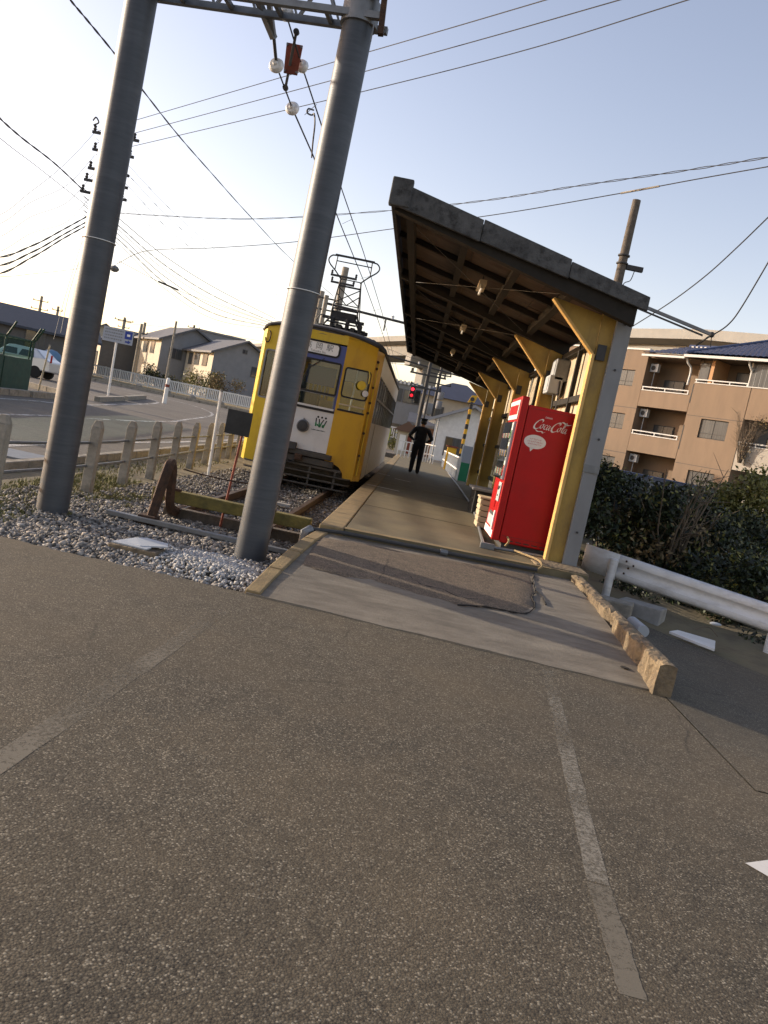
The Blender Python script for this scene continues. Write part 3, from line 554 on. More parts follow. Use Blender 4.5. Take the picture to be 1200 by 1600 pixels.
# anchor gear of the overhead line: insulators, red plate, drop bar
CW=4.85; CX=-2.07
A0=at(400,-4,8.2); A1=at(428,60,8.5); I1=at(432,103,8.75); I3=at(457,170,9.5)
t=thing('contact_wire','overhead contact wire with insulators running from the portal over the tram','overhead wire',tuple(A1))
L_=lambda p:Vector(p)-t.location
MB().beam(L_(A0+Vector((-.06,0,.1))),L_(A1),.06,.05).build('anchor_arm',M['galv2'],t); MB().beam(L_(A0+Vector((.09,0,.1))),L_(A1),.045,.04).build('anchor_arm',M['galv2'],t)
MB().tube([L_(A1),L_(I1)],.018,6).build('turnbuckle',M['dark'],t,True)
def insul(c,dirv,r,parent,off):
    dv=Vector(dirv).normalized(); a=dv.cross(Vector((0,0,1))).normalized(); m=MB(); c=Vector(c)-off
    m.tube([c-dv*.07,c-dv*.05,c-dv*.045,c-dv*.015,c,c+dv*.03,c+dv*.05,c+dv*.055,c+dv*.08],[.02,.03,r*.75,r,r,r*.8,r*.5,.03,.02],18)
    return m.build('insulator',M['porcelain'],parent,True)
dv=(I3-I1).normalized()
insul(I1,dv,.078,t,t.location); MB().tube([L_(I1+dv*.06),L_(I3-dv*.05)],.009,6).build('link_rod',M['dark'],t,True); insul(I3,dv,.078,t,t.location)
far=Vector((-2.05,62,CW+.1)); pts=[I3,Vector((CX-.02,11.2,CW-.02)),Vector((CX+.02,15.5,CW)),Vector((-1.98,20,CW)),Vector((-1.95,27,CW+.02)),Vector((-1.95,45,CW+.05)),far]
MB().tube([L_(p) for p in pts],.010,6).build('wire',M['wire'],t,True)
J2=at(472,104,9.0); J0=at(447,22,8.35)
t=thing('messenger_wire','upper messenger wire with two white insulators from the portal towards the tram','overhead wire',tuple(J0)); L_=lambda p:Vector(p)-t.location
dv=(J2-J0).normalized(); insul(J0,dv,.078,t,t.location); MB().tube([L_(J0),L_(J2)],.009,6).build('link_rod',M['dark'],t,True); insul(J2,dv,.07,t,t.location)
pts=[J2,Vector((-1.86,10.0,4.87)),Vector((-1.85,12.8,4.88)),Vector((-1.8,17,4.9)),Vector((-1.8,26,4.98)),Vector((-1.9,45,5.1)),Vector((-2,62,5.2))]
MB().tube([L_(p) for p in pts],.009,6).build('wire',M['wire'],t,True)
for ya,xb in ((9.6,-1.86),(14.5,-1.84),(19.5,-1.8),(24.5,-1.8),(30,-1.83),(36,-1.87)):
    MB().tube([L_((xb,ya,4.9)),L_((CX+.05,ya+.25,CW))],.004,4).build('dropper',M['wire'],t)
lp=[at(490,172,9.9),at(482,170,9.6),at(480,176,9.6),at(487,180,9.9),at(491,178,9.9),at(492,195,9.9),at(489,222,10.1),at(487,246,11)]
MB().tube([L_(p) for p in crom(lp,4)],.010,5).build('feeder_loop',M['wire'],t,True)
b0=at(463,50,8.6); b1=at(446,137,9.1); pc=at(457,91,8.85)
t=thing('balance_plate','rusty red steel plate on a grey bar hung between the overhead insulators','plate',tuple(pc)); L_=lambda p:Vector(p)-t.location
MB().beam(L_(b0),L_(b1),.028,.03).build('bar',M['galv2'],t)
for p in (b0,b1): MB().lathe([(.03,-.02),(.03,.02)],L_(p),'y',10).build('eye_bolt',M['dark'],t,True)
q=[at(448,66,8.88),at(473,71,8.88),at(464,117,8.88),at(443,113,8.88)]
pl=MB().ext([L_(p) for p in q],(0,.02,0)).build('plate',M['redrust'],t)
for p in q:
    c=L_(p)*.86; MB().lathe([(.011,-.012),(.011,.03)],c,'y',8).build('rivet',M['galv2'],t)

# ================================================================ platform shelter
PY=[9.9,13.72,17.64,21.6,25.4]
t=thing('shelter','timber platform shelter with lean-to roof, yellow brackets and weathered fascia','shelter',(2.0,9.5,PZ)); S=t; O_=t.location.copy()
def sl_(p): return Vector(p)-O_
RY0,RY1=9.5,25.9
def rz_top(x): return 4.24+(x+.81)*(3.55-4.24)/3.05
def rz_bot(x): return rz_top(x)-.10
# roof sheet, fascias
MB().ext([sl_((-.74,RY0+.04,rz_top(-.74)-.03)),sl_((2.2,RY0+.04,rz_top(2.2)-.03)),sl_((2.2,RY0+.04,rz_bot(2.2)+.005)),sl_((-.74,RY0+.04,rz_bot(-.74)+.005))],(0,RY1-RY0-.08,0)).build('roof_sheet',M['roofgrey'],S)
bb=[-.81,.25,1.3,2.24]
for i in range(3):
    a,b=bb[i]+(.003 if i else 0),bb[i+1]-.003; j=(0,.012,-.008)[i]
    MB().ext([sl_((a,RY0-.03+.004*i,rz_top(a)+j)),sl_((b,RY0-.03+.004*i,rz_top(b)+j)),sl_((b,RY0-.03+.004*i,rz_top(b)-(.24,.20,.165)[i])),sl_((a,RY0-.03+.004*i,rz_top(a)-(.265,.23,.185)[i]))],(0,.05,0)).build('fascia_board',M['fascia'],S,bevel=.008)
MB().box(*[c for ab in zip(sl_((-.84,RY0-.05,3.96)),sl_((-.60,RY0+.05,4.27))) for c in ab]).build('corner_cap',M['fascia'],S,bevel=.015)
y=RY0+.03; i=0
while y<RY1-.2:
    y2=min(y+2.73,RY1); MB().box(*[c for ab in zip(sl_((-.82,y+.003,4.0-.0*i)),sl_((-.77,y2-.003,4.245))) for c in ab]).build('eave_board',M['fascia'],S,bevel=.006); y=y2; i+=1
MB().ext([sl_((-.81,RY1,rz_top(-.81))),sl_((2.24,RY1,rz_top(2.24))),sl_((2.24,RY1,rz_top(2.24)-.17)),sl_((-.81,RY1,rz_top(-.81)-.25))],(0,.04,0)).build('fascia_board',M['fascia'],S)
# boards of the ceiling between the rafters (each a board across)
for i,y in enumerate(np.arange(RY0+.06,RY1-.1,.91)):
    y2=min(y+.903,RY1-.03)
    for (a,b) in ((-.76,.22),(.226,1.2),(1.206,2.16)):
        dz=random.uniform(-.004,.004)
        MB().ext([sl_((a,y,rz_bot(a)+dz)),sl_((b,y,rz_bot(b)+dz)),sl_((b,y,rz_bot(b)-.012+dz)),sl_((a,y,rz_bot(a)-.012+dz))],(0,y2-y,0)).build('ceiling_board',M['roofboard'],S)
def rafter(y,h,w_,name='rafter',x0=-.76,x1=2.14):
    MB().ext([sl_((x0,y-w_/2,rz_bot(x0)-.016)),sl_((x1,y-w_/2,rz_bot(x1)-.016)),sl_((x1,y-w_/2,rz_bot(x1)-h)),sl_((x0,y-w_/2,rz_bot(x0)-h*.75))],(0,w_,0)).build(name,M['darkwood'],S)
rafter(RY0+.12,.26,.14)
for y in PY[1:]: rafter(y,.22,.13)
for y in PY[:-1]:
    for kk in (1,2): rafter(y+kk*1.28+.05,.11,.07,'common_rafter')
for xx,h in ((-.58,.16),(.10,.09),(.78,.09),(1.45,.12)):
    m=MB(); m.ext([sl_((xx-.045,RY0+.1,rz_bot(xx)-.02)),sl_((xx+.045,RY0+.1,rz_bot(xx)-.026)),sl_((xx+.045,RY0+.1,rz_bot(xx)-h-.03)),sl_((xx-.045,RY0+.1,rz_bot(xx)-h-.02))],(0,RY1-RY0-.2,0)); m.build('purlin',M['darkwood'],S)
for (x0,y0,x1,y1) in ((-.5,9.9,1.3,13.3),(1.3,9.9,-.5,13.3),(-.5,13.9,1.3,17.3),(1.3,13.9,-.5,17.3)):
    MB().tube([sl_((x0,y0,rz_bot(x0)-.2)),sl_((x1,y1,rz_bot(x1)-.2))],.004,5).build('brace_rod',M['black'],S)
# posts with knee brackets
for i,y in enumerate(PY):
    zt=rz_bot(1.9)-.02
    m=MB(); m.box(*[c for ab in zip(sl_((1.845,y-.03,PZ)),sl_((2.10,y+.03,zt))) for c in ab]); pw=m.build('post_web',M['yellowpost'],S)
    MB().box(*[c for ab in zip(sl_((1.805,y-.075,PZ)),sl_((1.843,y+.075,2.86))) for c in ab]).build('post_flange',M['yellowlit'],S,bevel=.006)
    # knee plate and its flange
    tip=(1.25,rz_bot(1.25)-(.26 if i==0 else .22))
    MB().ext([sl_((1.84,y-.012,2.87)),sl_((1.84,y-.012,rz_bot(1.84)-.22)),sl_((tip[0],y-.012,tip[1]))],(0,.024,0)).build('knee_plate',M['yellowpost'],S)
    MB().beam(sl_((1.825,y,2.855)),sl_((tip[0]-.01,y,tip[1]-.015)),.11,.03,up=(0,1,0) if False else (0,0,1)).build('knee_flange',M['yellowlit'],S,bevel=.004)
    MB().box(*[c for ab in zip(sl_((1.86,y-.07,2.80)),sl_((1.96,y-.032,2.98))) for c in ab]).build('gusset',M['dark'],S)
# grey end boards at the front post
MB().box(*[c for ab in zip(sl_((2.012,9.80,PZ-.06)),sl_((2.185,9.862,1.56))) for c in ab]).build('end_board',M['greyboard'],S,bevel=.006)
MB().box(*[c for ab in zip(sl_((2.004,9.795,1.563)),sl_((2.185,9.862,3.47))) for c in ab]).build('end_board',M['greyboard'],S,bevel=.006)
for z in (.78,1.9,2.72,3.25): MB().lathe([(.014,-.012),(.014,.004)],sl_((2.10,9.795,z)),'y',8).build('bolt_head',M['dark'],S)
for z in (1.52,): MB().box(*[c for ab in zip(sl_((2.0,9.785,z-.02)),sl_((2.187,9.80,z+.07))) for c in ab]).build('splice_plate',M['galv2'],S)
# rear wall: panels, rails and studs
for i in range(len(PY)-1):
    y0,y1=PY[i]+.08,PY[i+1]-.08
    n=4; dy=(y1-y0)/n
    for k in range(n):
        if i==0 and k==0: pass
        MB().box(*[c for ab in zip(sl_((2.14,y0+k*dy+.006,PZ+.42+random.uniform(-.02,.02))),sl_((2.158,y0+(k+1)*dy-.006,3.2))) for c in ab]).build('wall_panel',M['ply'],S)
    for z in (.8,1.62,2.42,3.18):
        MB().box(*[c for ab in zip(sl_((2.05,y0-.02,z)),sl_((2.136,y1+.02,z+.085))) for c in ab]).build('wall_rail',M['darkwood'],S)
    for yy in (y0+.55,(y0+y1)/2+.3):
        MB().box(*[c for ab in zip(sl_((2.04,yy,PZ)),sl_((2.10,yy+.08,3.3))) for c in ab]).build('stud',M['darkwood'],S)
# notice boards and pale strips on the wall
for (y,z0,z1,wd) in ((15.0,1.1,2.0,.5),(18.6,1.2,2.1,.7),(11.65,1.9,2.15,.12)):
    MB().box(*[c for ab in zip(sl_((2.02,y,z0)),sl_((2.038,y+wd,z1))) for c in ab]).build('notice_board',M['white'],S)
# lamp fixtures under the ceiling
for (px,py,Y) in ((786,437,11.6),(737,517,16.2),(716,560,20.5)):
    f=thing('ceiling_lamp',None,None) if False else None
LX=.45
for kk,Y in enumerate((11.5,15.9,20.3)):
    zc=rz_bot(LX)-.24
    f=thing('strip_lamp','small unlit strip lamp under the shelter roof, %s'%('nearest the front fascia','middle one of three','farthest from the front fascia')[kk],'lamp',(LX,Y,zc),group='lamps under the shelter roof')
    MB().box(-.05,.05,-.30,.30,.03,.09).build('housing',M['cream'],f,bevel=.005); MB().tube([(0,-.28,.0),(0,.28,.0)],.016,8).build('tube_lamp',M['whiteclean'],f,True); MB().tube([(0,0,.09),(0,0,.24)],.012,6).build('hanger',M['dark'],f)
    for yy in (-.29,.27): MB().box(-.02,.02,yy,yy+.02,-.02,.03).build('lamp_holder',M['cream'],f)
# electric boxes on the second post
for nm,a,b,lb in (('switch_box',(870,565),(888,592),'grey electric switch box, upper of two on the second shelter post'),('meter_box',(857,590),(879,612),'pale electric meter box, lower of two on the second shelter post')):
    c0=at(a[0],a[1],13.2); c1=at(b[0],b[1],13.2); wz=abs(c1.z-c0.z)+.12
    f=thing(nm,lb,'electric box',((c0.x+c1.x)/2,13.3,(c0.z+c1.z)/2)); MB().box(-.11,.11,-.09,.34,-wz/2,wz/2).build('case',M['galv2' if nm=='switch_box' else 'plastic'],f,bevel=.02)
    MB().box(-.118,-.112,-.04,.28,-wz/2+.04,wz/2-.04).build('cover',M['plastic'],f); MB().tube([(.0,-.1,-wz/2),(.02,-.1,-wz/2-.25),(.05,-.08,-wz/2-.7)],.012,6).build('cable',M['dark'],f,True)
# steel arm that carries a service cable from the back of the roof
a0=Vector((2.2,10.3,3.63)); a1=at(1112,523,10.0)
f=thing('service_arm','grey steel arm reaching right from the shelter roof with a cable clamp','bracket',tuple(a0)); 
MB().beam((0,0,0),a1-a0,.05,.035).build('arm',M['galv2'],f); MB().beam(Vector((0,0,-.05)),a1-a0+Vector((-.1,0,-.03)),.02,.02).build('lower_bar',M['dark'],f)
MB().ball(a1-a0,.035,8,6).build('clamp',M['dark'],f,True); MB().tube([a1-a0,a1-a0+Vector((-.12,.1,-.14))],.012,5).build('tail',M['dark'],f); MB().tube([a1-a0,a1-a0+Vector((.05,.1,-.12))],.006,5).build('tail',M['dark'],f)

# ================================================================ vending machine
vx0,vx1,vy0,vy1,vz0,vz1=1.17,1.80,10.18,11.22,.44,2.22
t=thing('vending_machine','red drinks vending machine with white script lettering standing against the shelter post','vending machine',((vx0+vx1)/2,(vy0+vy1)/2,PZ)); V=t; vo=t.location.copy()
def vb(name,m,x0,x1,y0,y1,z0,z1,bev=0,par=None): return MB().box(x0-vo.x,x1-vo.x,y0-vo.y,y1-vo.y,z0-vo.z,z1-vo.z).build(name,m,par or V,bevel=bev)
vb('cabinet',M['red'],vx0+.10,vx1+.14,vy0,vy1,vz0,vz1-.06,.012)
vb('plinth',M['dark'],vx0+.14,vx1,vy0+.05,vy1-.05,PZ,vz0)
for (xx,yy) in ((vx0+.18,vy0+.08),(vx1-.05,vy0+.08),(vx0+.18,vy1-.1),(vx1-.05,vy1-.1)): vb('foot',M['galv2'],xx,xx+.06,yy,yy+.06,PZ+.001,vz0-.002) if False else None
door=vb('door',M['red'],vx0,vx0+.094,vy0-.006,vy1+.006,vz0+.01,vz1+.03,.014)
F=vx0  # door front plane faces -X
vb('header_panel',M['tramwhite'],F-.012,F-.001,vy0+.04,vy1-.04,vz1-.26,vz1-.02,.004,door)
vb('header_band',M['red'],F-.016,F-.0125,vy0+.1,vy1-.1,vz1-.2,vz1-.08,0,door)
vb('display_back',M['whiteclean'],F-.006,F-.001,vy0+.06,vy1-.06,1.2,vz1-.3,0,door)
vb('window_frame',M['plastic'],F-.03,F-.001,vy0+.035,vy0+.058,1.2,vz1-.29,0,door); vb('window_frame',M['plastic'],F-.03,F-.001,vy1-.058,vy1-.035,1.2,vz1-.29,0,door)
cols=[(.5,.02,.03),(.05,.05,.05),(.1,.25,.08),(.55,.3,.03),(.6,.6,.6),(.05,.1,.35)]
for r_ in range(3):
    zz=1.24+r_*.235
    vb('shelf',M['plastic'],F-.034,F-.007,vy0+.06,vy1-.06,zz-.035,zz-.005,0,door)
    for q in range(9):
        yy=vy0+.11+q*.098; cc=cols[(q*2+r_)%6]; mm=mat('drink_%d'%((q*2+r_)%6),cc,rough=.35)
        hh=.14 if r_<2 else .11
        MB().lathe([(.022,0),(.026,.01),(.026,hh*.6),(.014,hh*.85),(.011,hh)],(F-.02-vo.x,yy-vo.y,zz-vo.z),n=8).build('sample_bottle' if hh>.12 else 'sample_can',mm,door,True)
        vb('price_button',M['whiteclean'],F-.04,F-.0345,yy-.03,yy+.03,zz-.03,zz-.012,0,door)
vb('window_pane',M['glass'],F-.046,F-.043,vy0+.06,vy1-.06,1.2,vz1-.3,0,door)
vb('coin_panel',M['plastic'],F-.014,F-.001,vy0+.08,vy0+.36,.92,1.16,.004,door); vb('coin_slot',M['dark'],F-.018,F-.0145,vy0+.14,vy0+.18,1.08,1.12,0,door); vb('note_slot',M['dark'],F-.018,F-.0145,vy0+.2,vy0+.3,.98,1.0,0,door); vb('display_screen',M['darkglass'],F-.018,F-.0145,vy0+.2,vy0+.32,1.06,1.11,0,door)
vb('poster_panel',M['red'],F-.008,F-.001,vy0+.42,vy1-.08,.82,1.15,0,door)
vb('pickup_recess',M['dark'],F-.004,F-.001,vy0+.2,vy1-.2,.58,.76,0,door); vb('pickup_flap',M['plastic'],F-.014,F-.005,vy0+.22,vy1-.22,.59,.72,.003,door); vb('pickup_surround',M['whiteclean'],F-.02,F-.001,vy0+.12,vy0+.19,.5,.8,.004,door)
vb('kick_panel',M['whiteclean'],F-.008,F-.001,vy0+.04,vy1-.04,vz0+.03,.56,.004,door)
vb('panel_seam',M['gasket'],vx0+.12,vx1+.135,vy0-.0008,vy0+.002,vz0+.085,vz0+.089); vb('panel_seam',M['gasket'],vx0+.12,vx1+.135,vy0-.0008,vy0+.002,vz1-.10,vz1-.097)
for q in range(5): vb('vent_slot',M['gasket'],vx0+.2+q*.1,vx0+.27+q*.1,vy0-.0008,vy0+.002,vz0+.03,vz0+.042)
# side face graphics (face -Y): coordinates along +X and +Z
SY=vy0-.0015
M['decal']=mat('decal_white',(.62,.61,.60),rough=.4); M['decalpink']=mat('decal_pink',(.42,.10,.12),rough=.5)
def sp(x,z): return Vector((x-vo.x,SY-vo.y,z-vo.z))
def stroke(name,pts,w0,m,par,tf,ang=R(40),fl=.35,k=6,wf=None):
    c=crom([(a,b,0) for a,b in pts],k); vs=[]; n=len(c); pen=Vector((math.cos(ang),math.sin(ang),0))
    out=MB()
    L0=[];R0=[]
    for i,p in enumerate(c):
        d=(c[min(i+1,n-1)]-c[max(i-1,0)]).normalized(); nn=Vector((-d.y,d.x,0)); tt=i/(n-1); tap=min(1,.35+3*min(tt,1-tt)); w_=w0*(fl+(1-fl)*abs(nn.dot(pen)))*tap*(wf(tt) if wf else 1)
        L0.append(p+nn*w_/2); R0.append(p-nn*w_/2)
    vs=[tf(p.x,p.y) for q in zip(L0,R0) for p in q]; fs=[(2*i,2*i+1,2*i+3,2*i+2) for i in range(n-1)]
    return vs,fs
def script_logo(parent):
    # cursive lettering, drawn in units of the word height (x 0..3.2, y 0..1)
    S_=[]
    big=lambda x,y:[(x+.62,y+.72),(x+.66,y+.88),(x+.50,y+.98),(x+.24,y+.82),(x+.08,y+.48),(x+.10,y+.16),(x+.30,y+.04),(x+.55,y+.16),(x+.70,y+.30)]
    small_o=lambda x,y:[(x+.20,y+.46),(x+.06,y+.36),(x+.02,y+.16),(x+.12,y+.03),(x+.24,y+.14),(x+.26,y+.34),(x+.20,y+.46),(x+.30,y+.42),(x+.40,y+.46)]
    small_c=lambda x,y:[(x+.26,y+.38),(x+.20,y+.46),(x+.06,y+.34),(x+.03,y+.14),(x+.14,y+.03),(x+.30,y+.12)]
    small_a=lambda x,y:[(x+.24,y+.42),(x+.12,y+.46),(x+.02,y+.22),(x+.08,y+.04),(x+.20,y+.16),(x+.27,y+.44),(x+.26,y+.12),(x+.33,y+.03),(x+.44,y+.12)]
    el=lambda x,y:[(x+.02,y+.16),(x+.16,y+.5),(x+.24,y+.86),(x+.18,y+.96),(x+.10,y+.7),(x+.08,y+.2),(x+.16,y+.03),(x+.28,y+.14)]
    S_+= [(big(0,.0),.15),(small_o(.62,.12),.085),(small_c(1.0,.10),.085),(small_a(1.27,.08),.085)]
    S_+= [([(.28,.03),(.6,-.16),(1.0,-.12),(1.15,-.22),(1.35,-.1)],.10)]                       # underline tail
    S_+= [([(1.62,.36),(1.78,.38)],.08)]                                                      # hyphen
    S_+= [(big(1.72,.0),.15),(small_o(2.32,.12),.085),(el(2.68,.10),.085),(small_a(2.90,.08),.085)]
    S_+= [([(2.2,.78),(2.45,1.08),(2.8,.98),(3.05,.92),(3.35,1.0)],.13)]                         # flourish
    x0,z0,sc=1.365,1.885,.125
    def tf(a,b): return sp(x0+a*sc+b*sc*.30,z0+b*sc*1.05)
    m=MB()
    for pts,w_ in S_:
        v,f=stroke('s',pts,w_,None,None,tf); m.add(v,f)
    return m.build('script_lettering',M['decal'],parent,recalc=False)
script_logo(V)
lettering('DRINK',.03,M['decal'],V,sp(1.54,2.045),(1,0,0),(0,0,1),extr=0)
# speech balloon
m=MB(); n=28; cx,cz=1.435,1.73; pts=[]
for i in range(n):
    a=2*math.pi*i/n; pts.append((cx+.135*math.cos(a),cz+.085*math.sin(a)))
m.add([sp(cx,cz)]+[sp(*p) for p in pts],[(0,1+i,1+(i+1)%n) for i in range(n)]); m.add([sp(cx-.05,cz-.075),sp(cx+.0,cz-.08),sp(cx-.035,cz-.125)],[(0,1,2)])
bal=m.build('speech_balloon',M['decal'],V,recalc=False)
SY-=.001
for q,(txt,zz) in enumerate(((0,.03),(0,0),(0,-.03))):
    # rows of tiny unreadable characters: short marks
    mm=MB(); nch=(7,9,8)[q]
    for i in range(nch):
        xc=cx+(i-(nch-1)/2)*.021; 
        for _ in range(3):
            a=random.uniform(-.007,.007); b=random.uniform(-.008,.008)
            if random.random()<.5: mm.add([sp(xc-.007,cz+zz+b-.0015),sp(xc+.007,cz+zz+b-.0015),sp(xc+.007,cz+zz+b+.0015),sp(xc-.007,cz+zz+b+.0015)],[(0,1,2,3)])
            else: mm.add([sp(xc+a-.0015,cz+zz-.009),sp(xc+a+.0015,cz+zz-.009),sp(xc+a+.0015,cz+zz+.009),sp(xc+a-.0015,cz+zz+.009)],[(0,1,2,3)])
    mm.build('small_print',M['decalpink'],V,recalc=False)
vb('side_bracket',M['plastic'],vx1+.06,vx1+.10,vy0-.03,vy0-.008,1.92,2.16)
MB().tube(crom([(1.35-vo.x,10.12-vo.y,.05),(1.38-vo.x,10.1-vo.y,.12),(1.36-vo.x,10.16-vo.y,.16)],4),.014,6).build('tap',M['coping'],V,True)
# bins and boxes behind the machine
t=thing('slatted_bin','pale ribbed plastic bin just behind the vending machine','bin',(1.30,12.4,PZ))
for i in range(5): MB().box(-.16-.004*i,.2,-.25,.25,.02+i*.085,.095+i*.085).build('slat',M['cream'],t,bevel=.012)
MB().box(-.13,.18,-.22,.22,.0,.44).build('liner',M['dark'],t); MB().box(-.19,.21,-.27,.27,.446,.475).build('lid',M['cream'],t,bevel=.01)
t=thing('dark_box','dark lidded box on the platform floor beyond the pale bin','box',(1.50,15.2,PZ))
MB().box(-.26,.3,-.45,.5,.0,.42).build('body',M['black'],t,bevel=.015); MB().box(-.32,.33,-.5,.54,.424,.47).build('lid',M['housegrey'],t,bevel=.01); MB().box(-.27,-.262,-.1,.1,.2,.26).build('latch',M['dark'],t)
# ================================================================ tram
T=thing('tram','yellow and white tram with pantograph standing at the platform','tram',(-2.14,16.0,0)); HW=1.21
def tb(name,m,x0,x1,y0,y1,z0,z1,bev=0,par=None): return MB().box(x0,x1,y0,y1,z0,z1).build(name,m,par or T,bevel=bev)
class Seg:                       # a vertical panel plane between two plan points; u along, d inwards
    def __init__(s,A,B): s.A=Vector((A[0],A[1],0)); B=Vector((B[0],B[1],0)); s.L=(B-s.A).length; s.d=(B-s.A)/s.L; s.n=Vector((-s.d.y,s.d.x,0))
    def p(s,u,d,z): q=s.A+s.d*u+s.n*d; return Vector((q.x,q.y,z))
    def slab(s,name,m,u0,u1,z0,z1,d0,d1,par=None,bev=0):
        return MB().ext([s.p(u0,d0,z0),s.p(u1,d0,z0),s.p(u1,d0,z1),s.p(u0,d0,z1)],s.n*(d1-d0)).build(name,m,par or T,bevel=bev)
    def poly(s,name,m,pts,d0,d1,par=None,bev=0):
        return MB().ext([s.p(u,d0,z) for u,z in pts],s.n*(d1-d0)).build(name,m,par or T,bevel=bev)
def rrect(u0,u1,z0,z1,r,k=4):
    o=[]
    for (cx,cz,a0) in ((u1-r,z1-r,0),(u0+r,z1-r,90),(u0+r,z0+r,180),(u1-r,z0+r,270)):
        for i in range(k+1): a=R(a0+90*i/k); o.append((cx+r*math.cos(a),cz+r*math.sin(a)))
    return o
def framed(seg,name,u0,u1,z0,z1,r,wd,m,d0,d1,par=None):
    o=rrect(u0,u1,z0,z1,r); i=rrect(u0+wd,u1-wd,z0+wd,z1-wd,max(r-wd,.01)); n=len(o); mb=MB()
    vs=[seg.p(u,d0,z) for u,z in o]+[seg.p(u,d0,z) for u,z in i]+[seg.p(u,d1,z) for u,z in o]+[seg.p(u,d1,z) for u,z in i]
    fs=[]
    for k in range(n):
        j=(k+1)%n; fs+=[(k,j,n+j,n+k),(2*n+k,3*n+k,3*n+j,2*n+j),(k,2*n+k,2*n+j,j),(n+k,n+j,3*n+j,3*n+k)]
    return mb.add(vs,fs).build(name,m,par or T)
def holed(seg,name,m,u0,u1,z0,z1,hu0,hu1,hz0,hz1,d0,d1):   # a panel round a window opening, one mesh
    mb=MB()
    for (a,b,c,e) in ((u0,u1,z0,hz0),(u0,u1,hz1,z1),(u0,hu0,hz0,hz1),(hu1,u1,hz0,hz1)):
        if b-a>1e-3 and e-c>1e-3: mb.ext([seg.p(a,d0,c),seg.p(b,d0,c),seg.p(b,d0,e),seg.p(a,d0,e)],seg.n*(d1-d0))
    return mb.build(name,m,T)
C=Seg((-.5,0),(.5,0)); RP=Seg((.5,0),(1.09,.13)); LP=Seg((-1.09,.13),(-.5,0)); RC=Seg((1.09,.13),(1.205,.42)); LC=Seg((-1.205,.42),(-1.09,.13))
# centre: white apron, blue window surround, destination sign
C.slab('apron',M['tramwhite'],0,1,.81,1.60,0,.04)
holed(C,'window_surround',M['tramblue'],0,1,1.60,2.90,.045,.955,1.665,2.56,0,.045)
C.slab('sill',M['gasket'],0,1,1.603,1.645,-.02,-.002); C.slab('sill_trim',M['tramwhite'],.02,.98,1.648,1.685,-.025,-.003)
ws=C.slab('windscreen',M['glass'],.05,.95,1.665,2.56,.015,.021); framed(C,'gasket',.03,.97,1.93,2.57,.05,.035,M['gasket'],-.012,.014,ws); C.slab('divider',M['gasket'],.05,.95,1.925,1.962,-.01,.013,ws); framed(C,'lower_frame',.04,.96,1.66,1.935,.02,.022,M['galv2'],-.008,.014,ws)
sg=C.poly('destination_sign',M['whiteclean'],rrect(.06,.86,2.675,2.895,.07),-.006,-.002); framed(C,'sign_frame',.03,.89,2.645,2.925,.085,.035,M['gasket'],-.014,-.001,sg)
M['ink']=mat('ink',(.10,.11,.11),rough=.6)
for ch,u in (('高',.26),('岡',.47),('駅',.68)): lettering(ch,.14,M['ink'],sg,C.p(u,-.0075,2.805),(1,0,0),(0,0,1),extr=0)
lettering('Takaoka Sta.',.06,M['ink'],sg,C.p(.47,-.0075,2.712),(1,0,0),(0,0,1),extr=0)
C.slab('header',M['tramyellow'],0,1,2.93,3.10,.002,.045)
wp=MB().beam(C.p(.62,-.03,2.60),C.p(.36,-.03,2.38),.014,.012).build('wiper',M['black'],T); MB().beam(C.p(.36,-.03,2.45),C.p(.28,-.03,2.10),.01,.02).build('wiper_blade',M['black'],wp)
# head lamp, emblem, small print, number
hl=MB().lathe([(.125,.0),(.12,-.05),(.105,-.06),(.10,-.045),(.05,-.02),(0.001,-.015)],C.p(.455,0,1.26),'y',24).build('headlight',M['galv2'],T,True)
MB().lathe([(.101,-.055),(.07,-.066),(.001,-.07)],C.p(.455,0,1.26),'y',20).build('lens',M['dark'],hl,True); MB().box(-.045-.01,-.045+.01,-.05,-.0,1.385,1.41).build('bracket',M['galv2'],hl)
em=MB(); 
M['emgreen']=mat('emblem_green',(.02,.16,.06),rough=.5); M['emblack']=mat('emblem_black',(.012,.012,.012),rough=.5)
def disc(c,r,n=14): 
    m=MB(); m.add([C.p(c[0],-.003,c[1])]+[C.p(c[0]+r*math.cos(6.2832*i/n),-.003,c[1]+r*math.sin(6.2832*i/n)) for i in range(n)],[(0,1+i,1+(i+1)%n) for i in range(n)]); return m
for i in range(3): disc((.715+i*.075,1.485),.021).build('emblem_dot',M['emblack'],T,recalc=False)
def bar2(a,b,w0,w1,m,nm): MB().face([C.p(a[0]-w0,-.0028,a[1]),C.p(a[0]+w0,-.0028,a[1]),C.p(b[0]+w1,-.0028,b[1]),C.p(b[0]-w1,-.0028,b[1])]).build(nm,m,T)
for (a,b) in (((.685,1.46),(.69,1.38)),((.745,1.45),(.755,1.38)),((.835,1.45),(.80,1.38)),((.89,1.44),(.865,1.37))): bar2(a,b,.011,.012,M['emblack'],'emblem_stroke')
for (a,b) in (((.69,1.379),(.695,1.30)),((.755,1.379),(.765,1.29)),((.80,1.379),(.775,1.29)),((.865,1.369),(.84,1.29)),((.72,1.35),(.735,1.31)),((.835,1.35),(.825,1.30))): bar2(a,b,.014,.016,M['emgreen'],'emblem_leaf')
for q in range(9): C.slab('small_print',M['ink'],.66+q*.026,.66+q*.026+.018,1.225,1.24,-.003,-.0015) if q%3!=2 else None
C.slab('small_print',M['ink'],.62,.9,1.222,1.232,-.003,-.0015)
lettering('70',.13,M['ink'],T,LP.p(.30,-.003,1.50),LP.d,(0,0,1),name='fleet_number',extr=0)
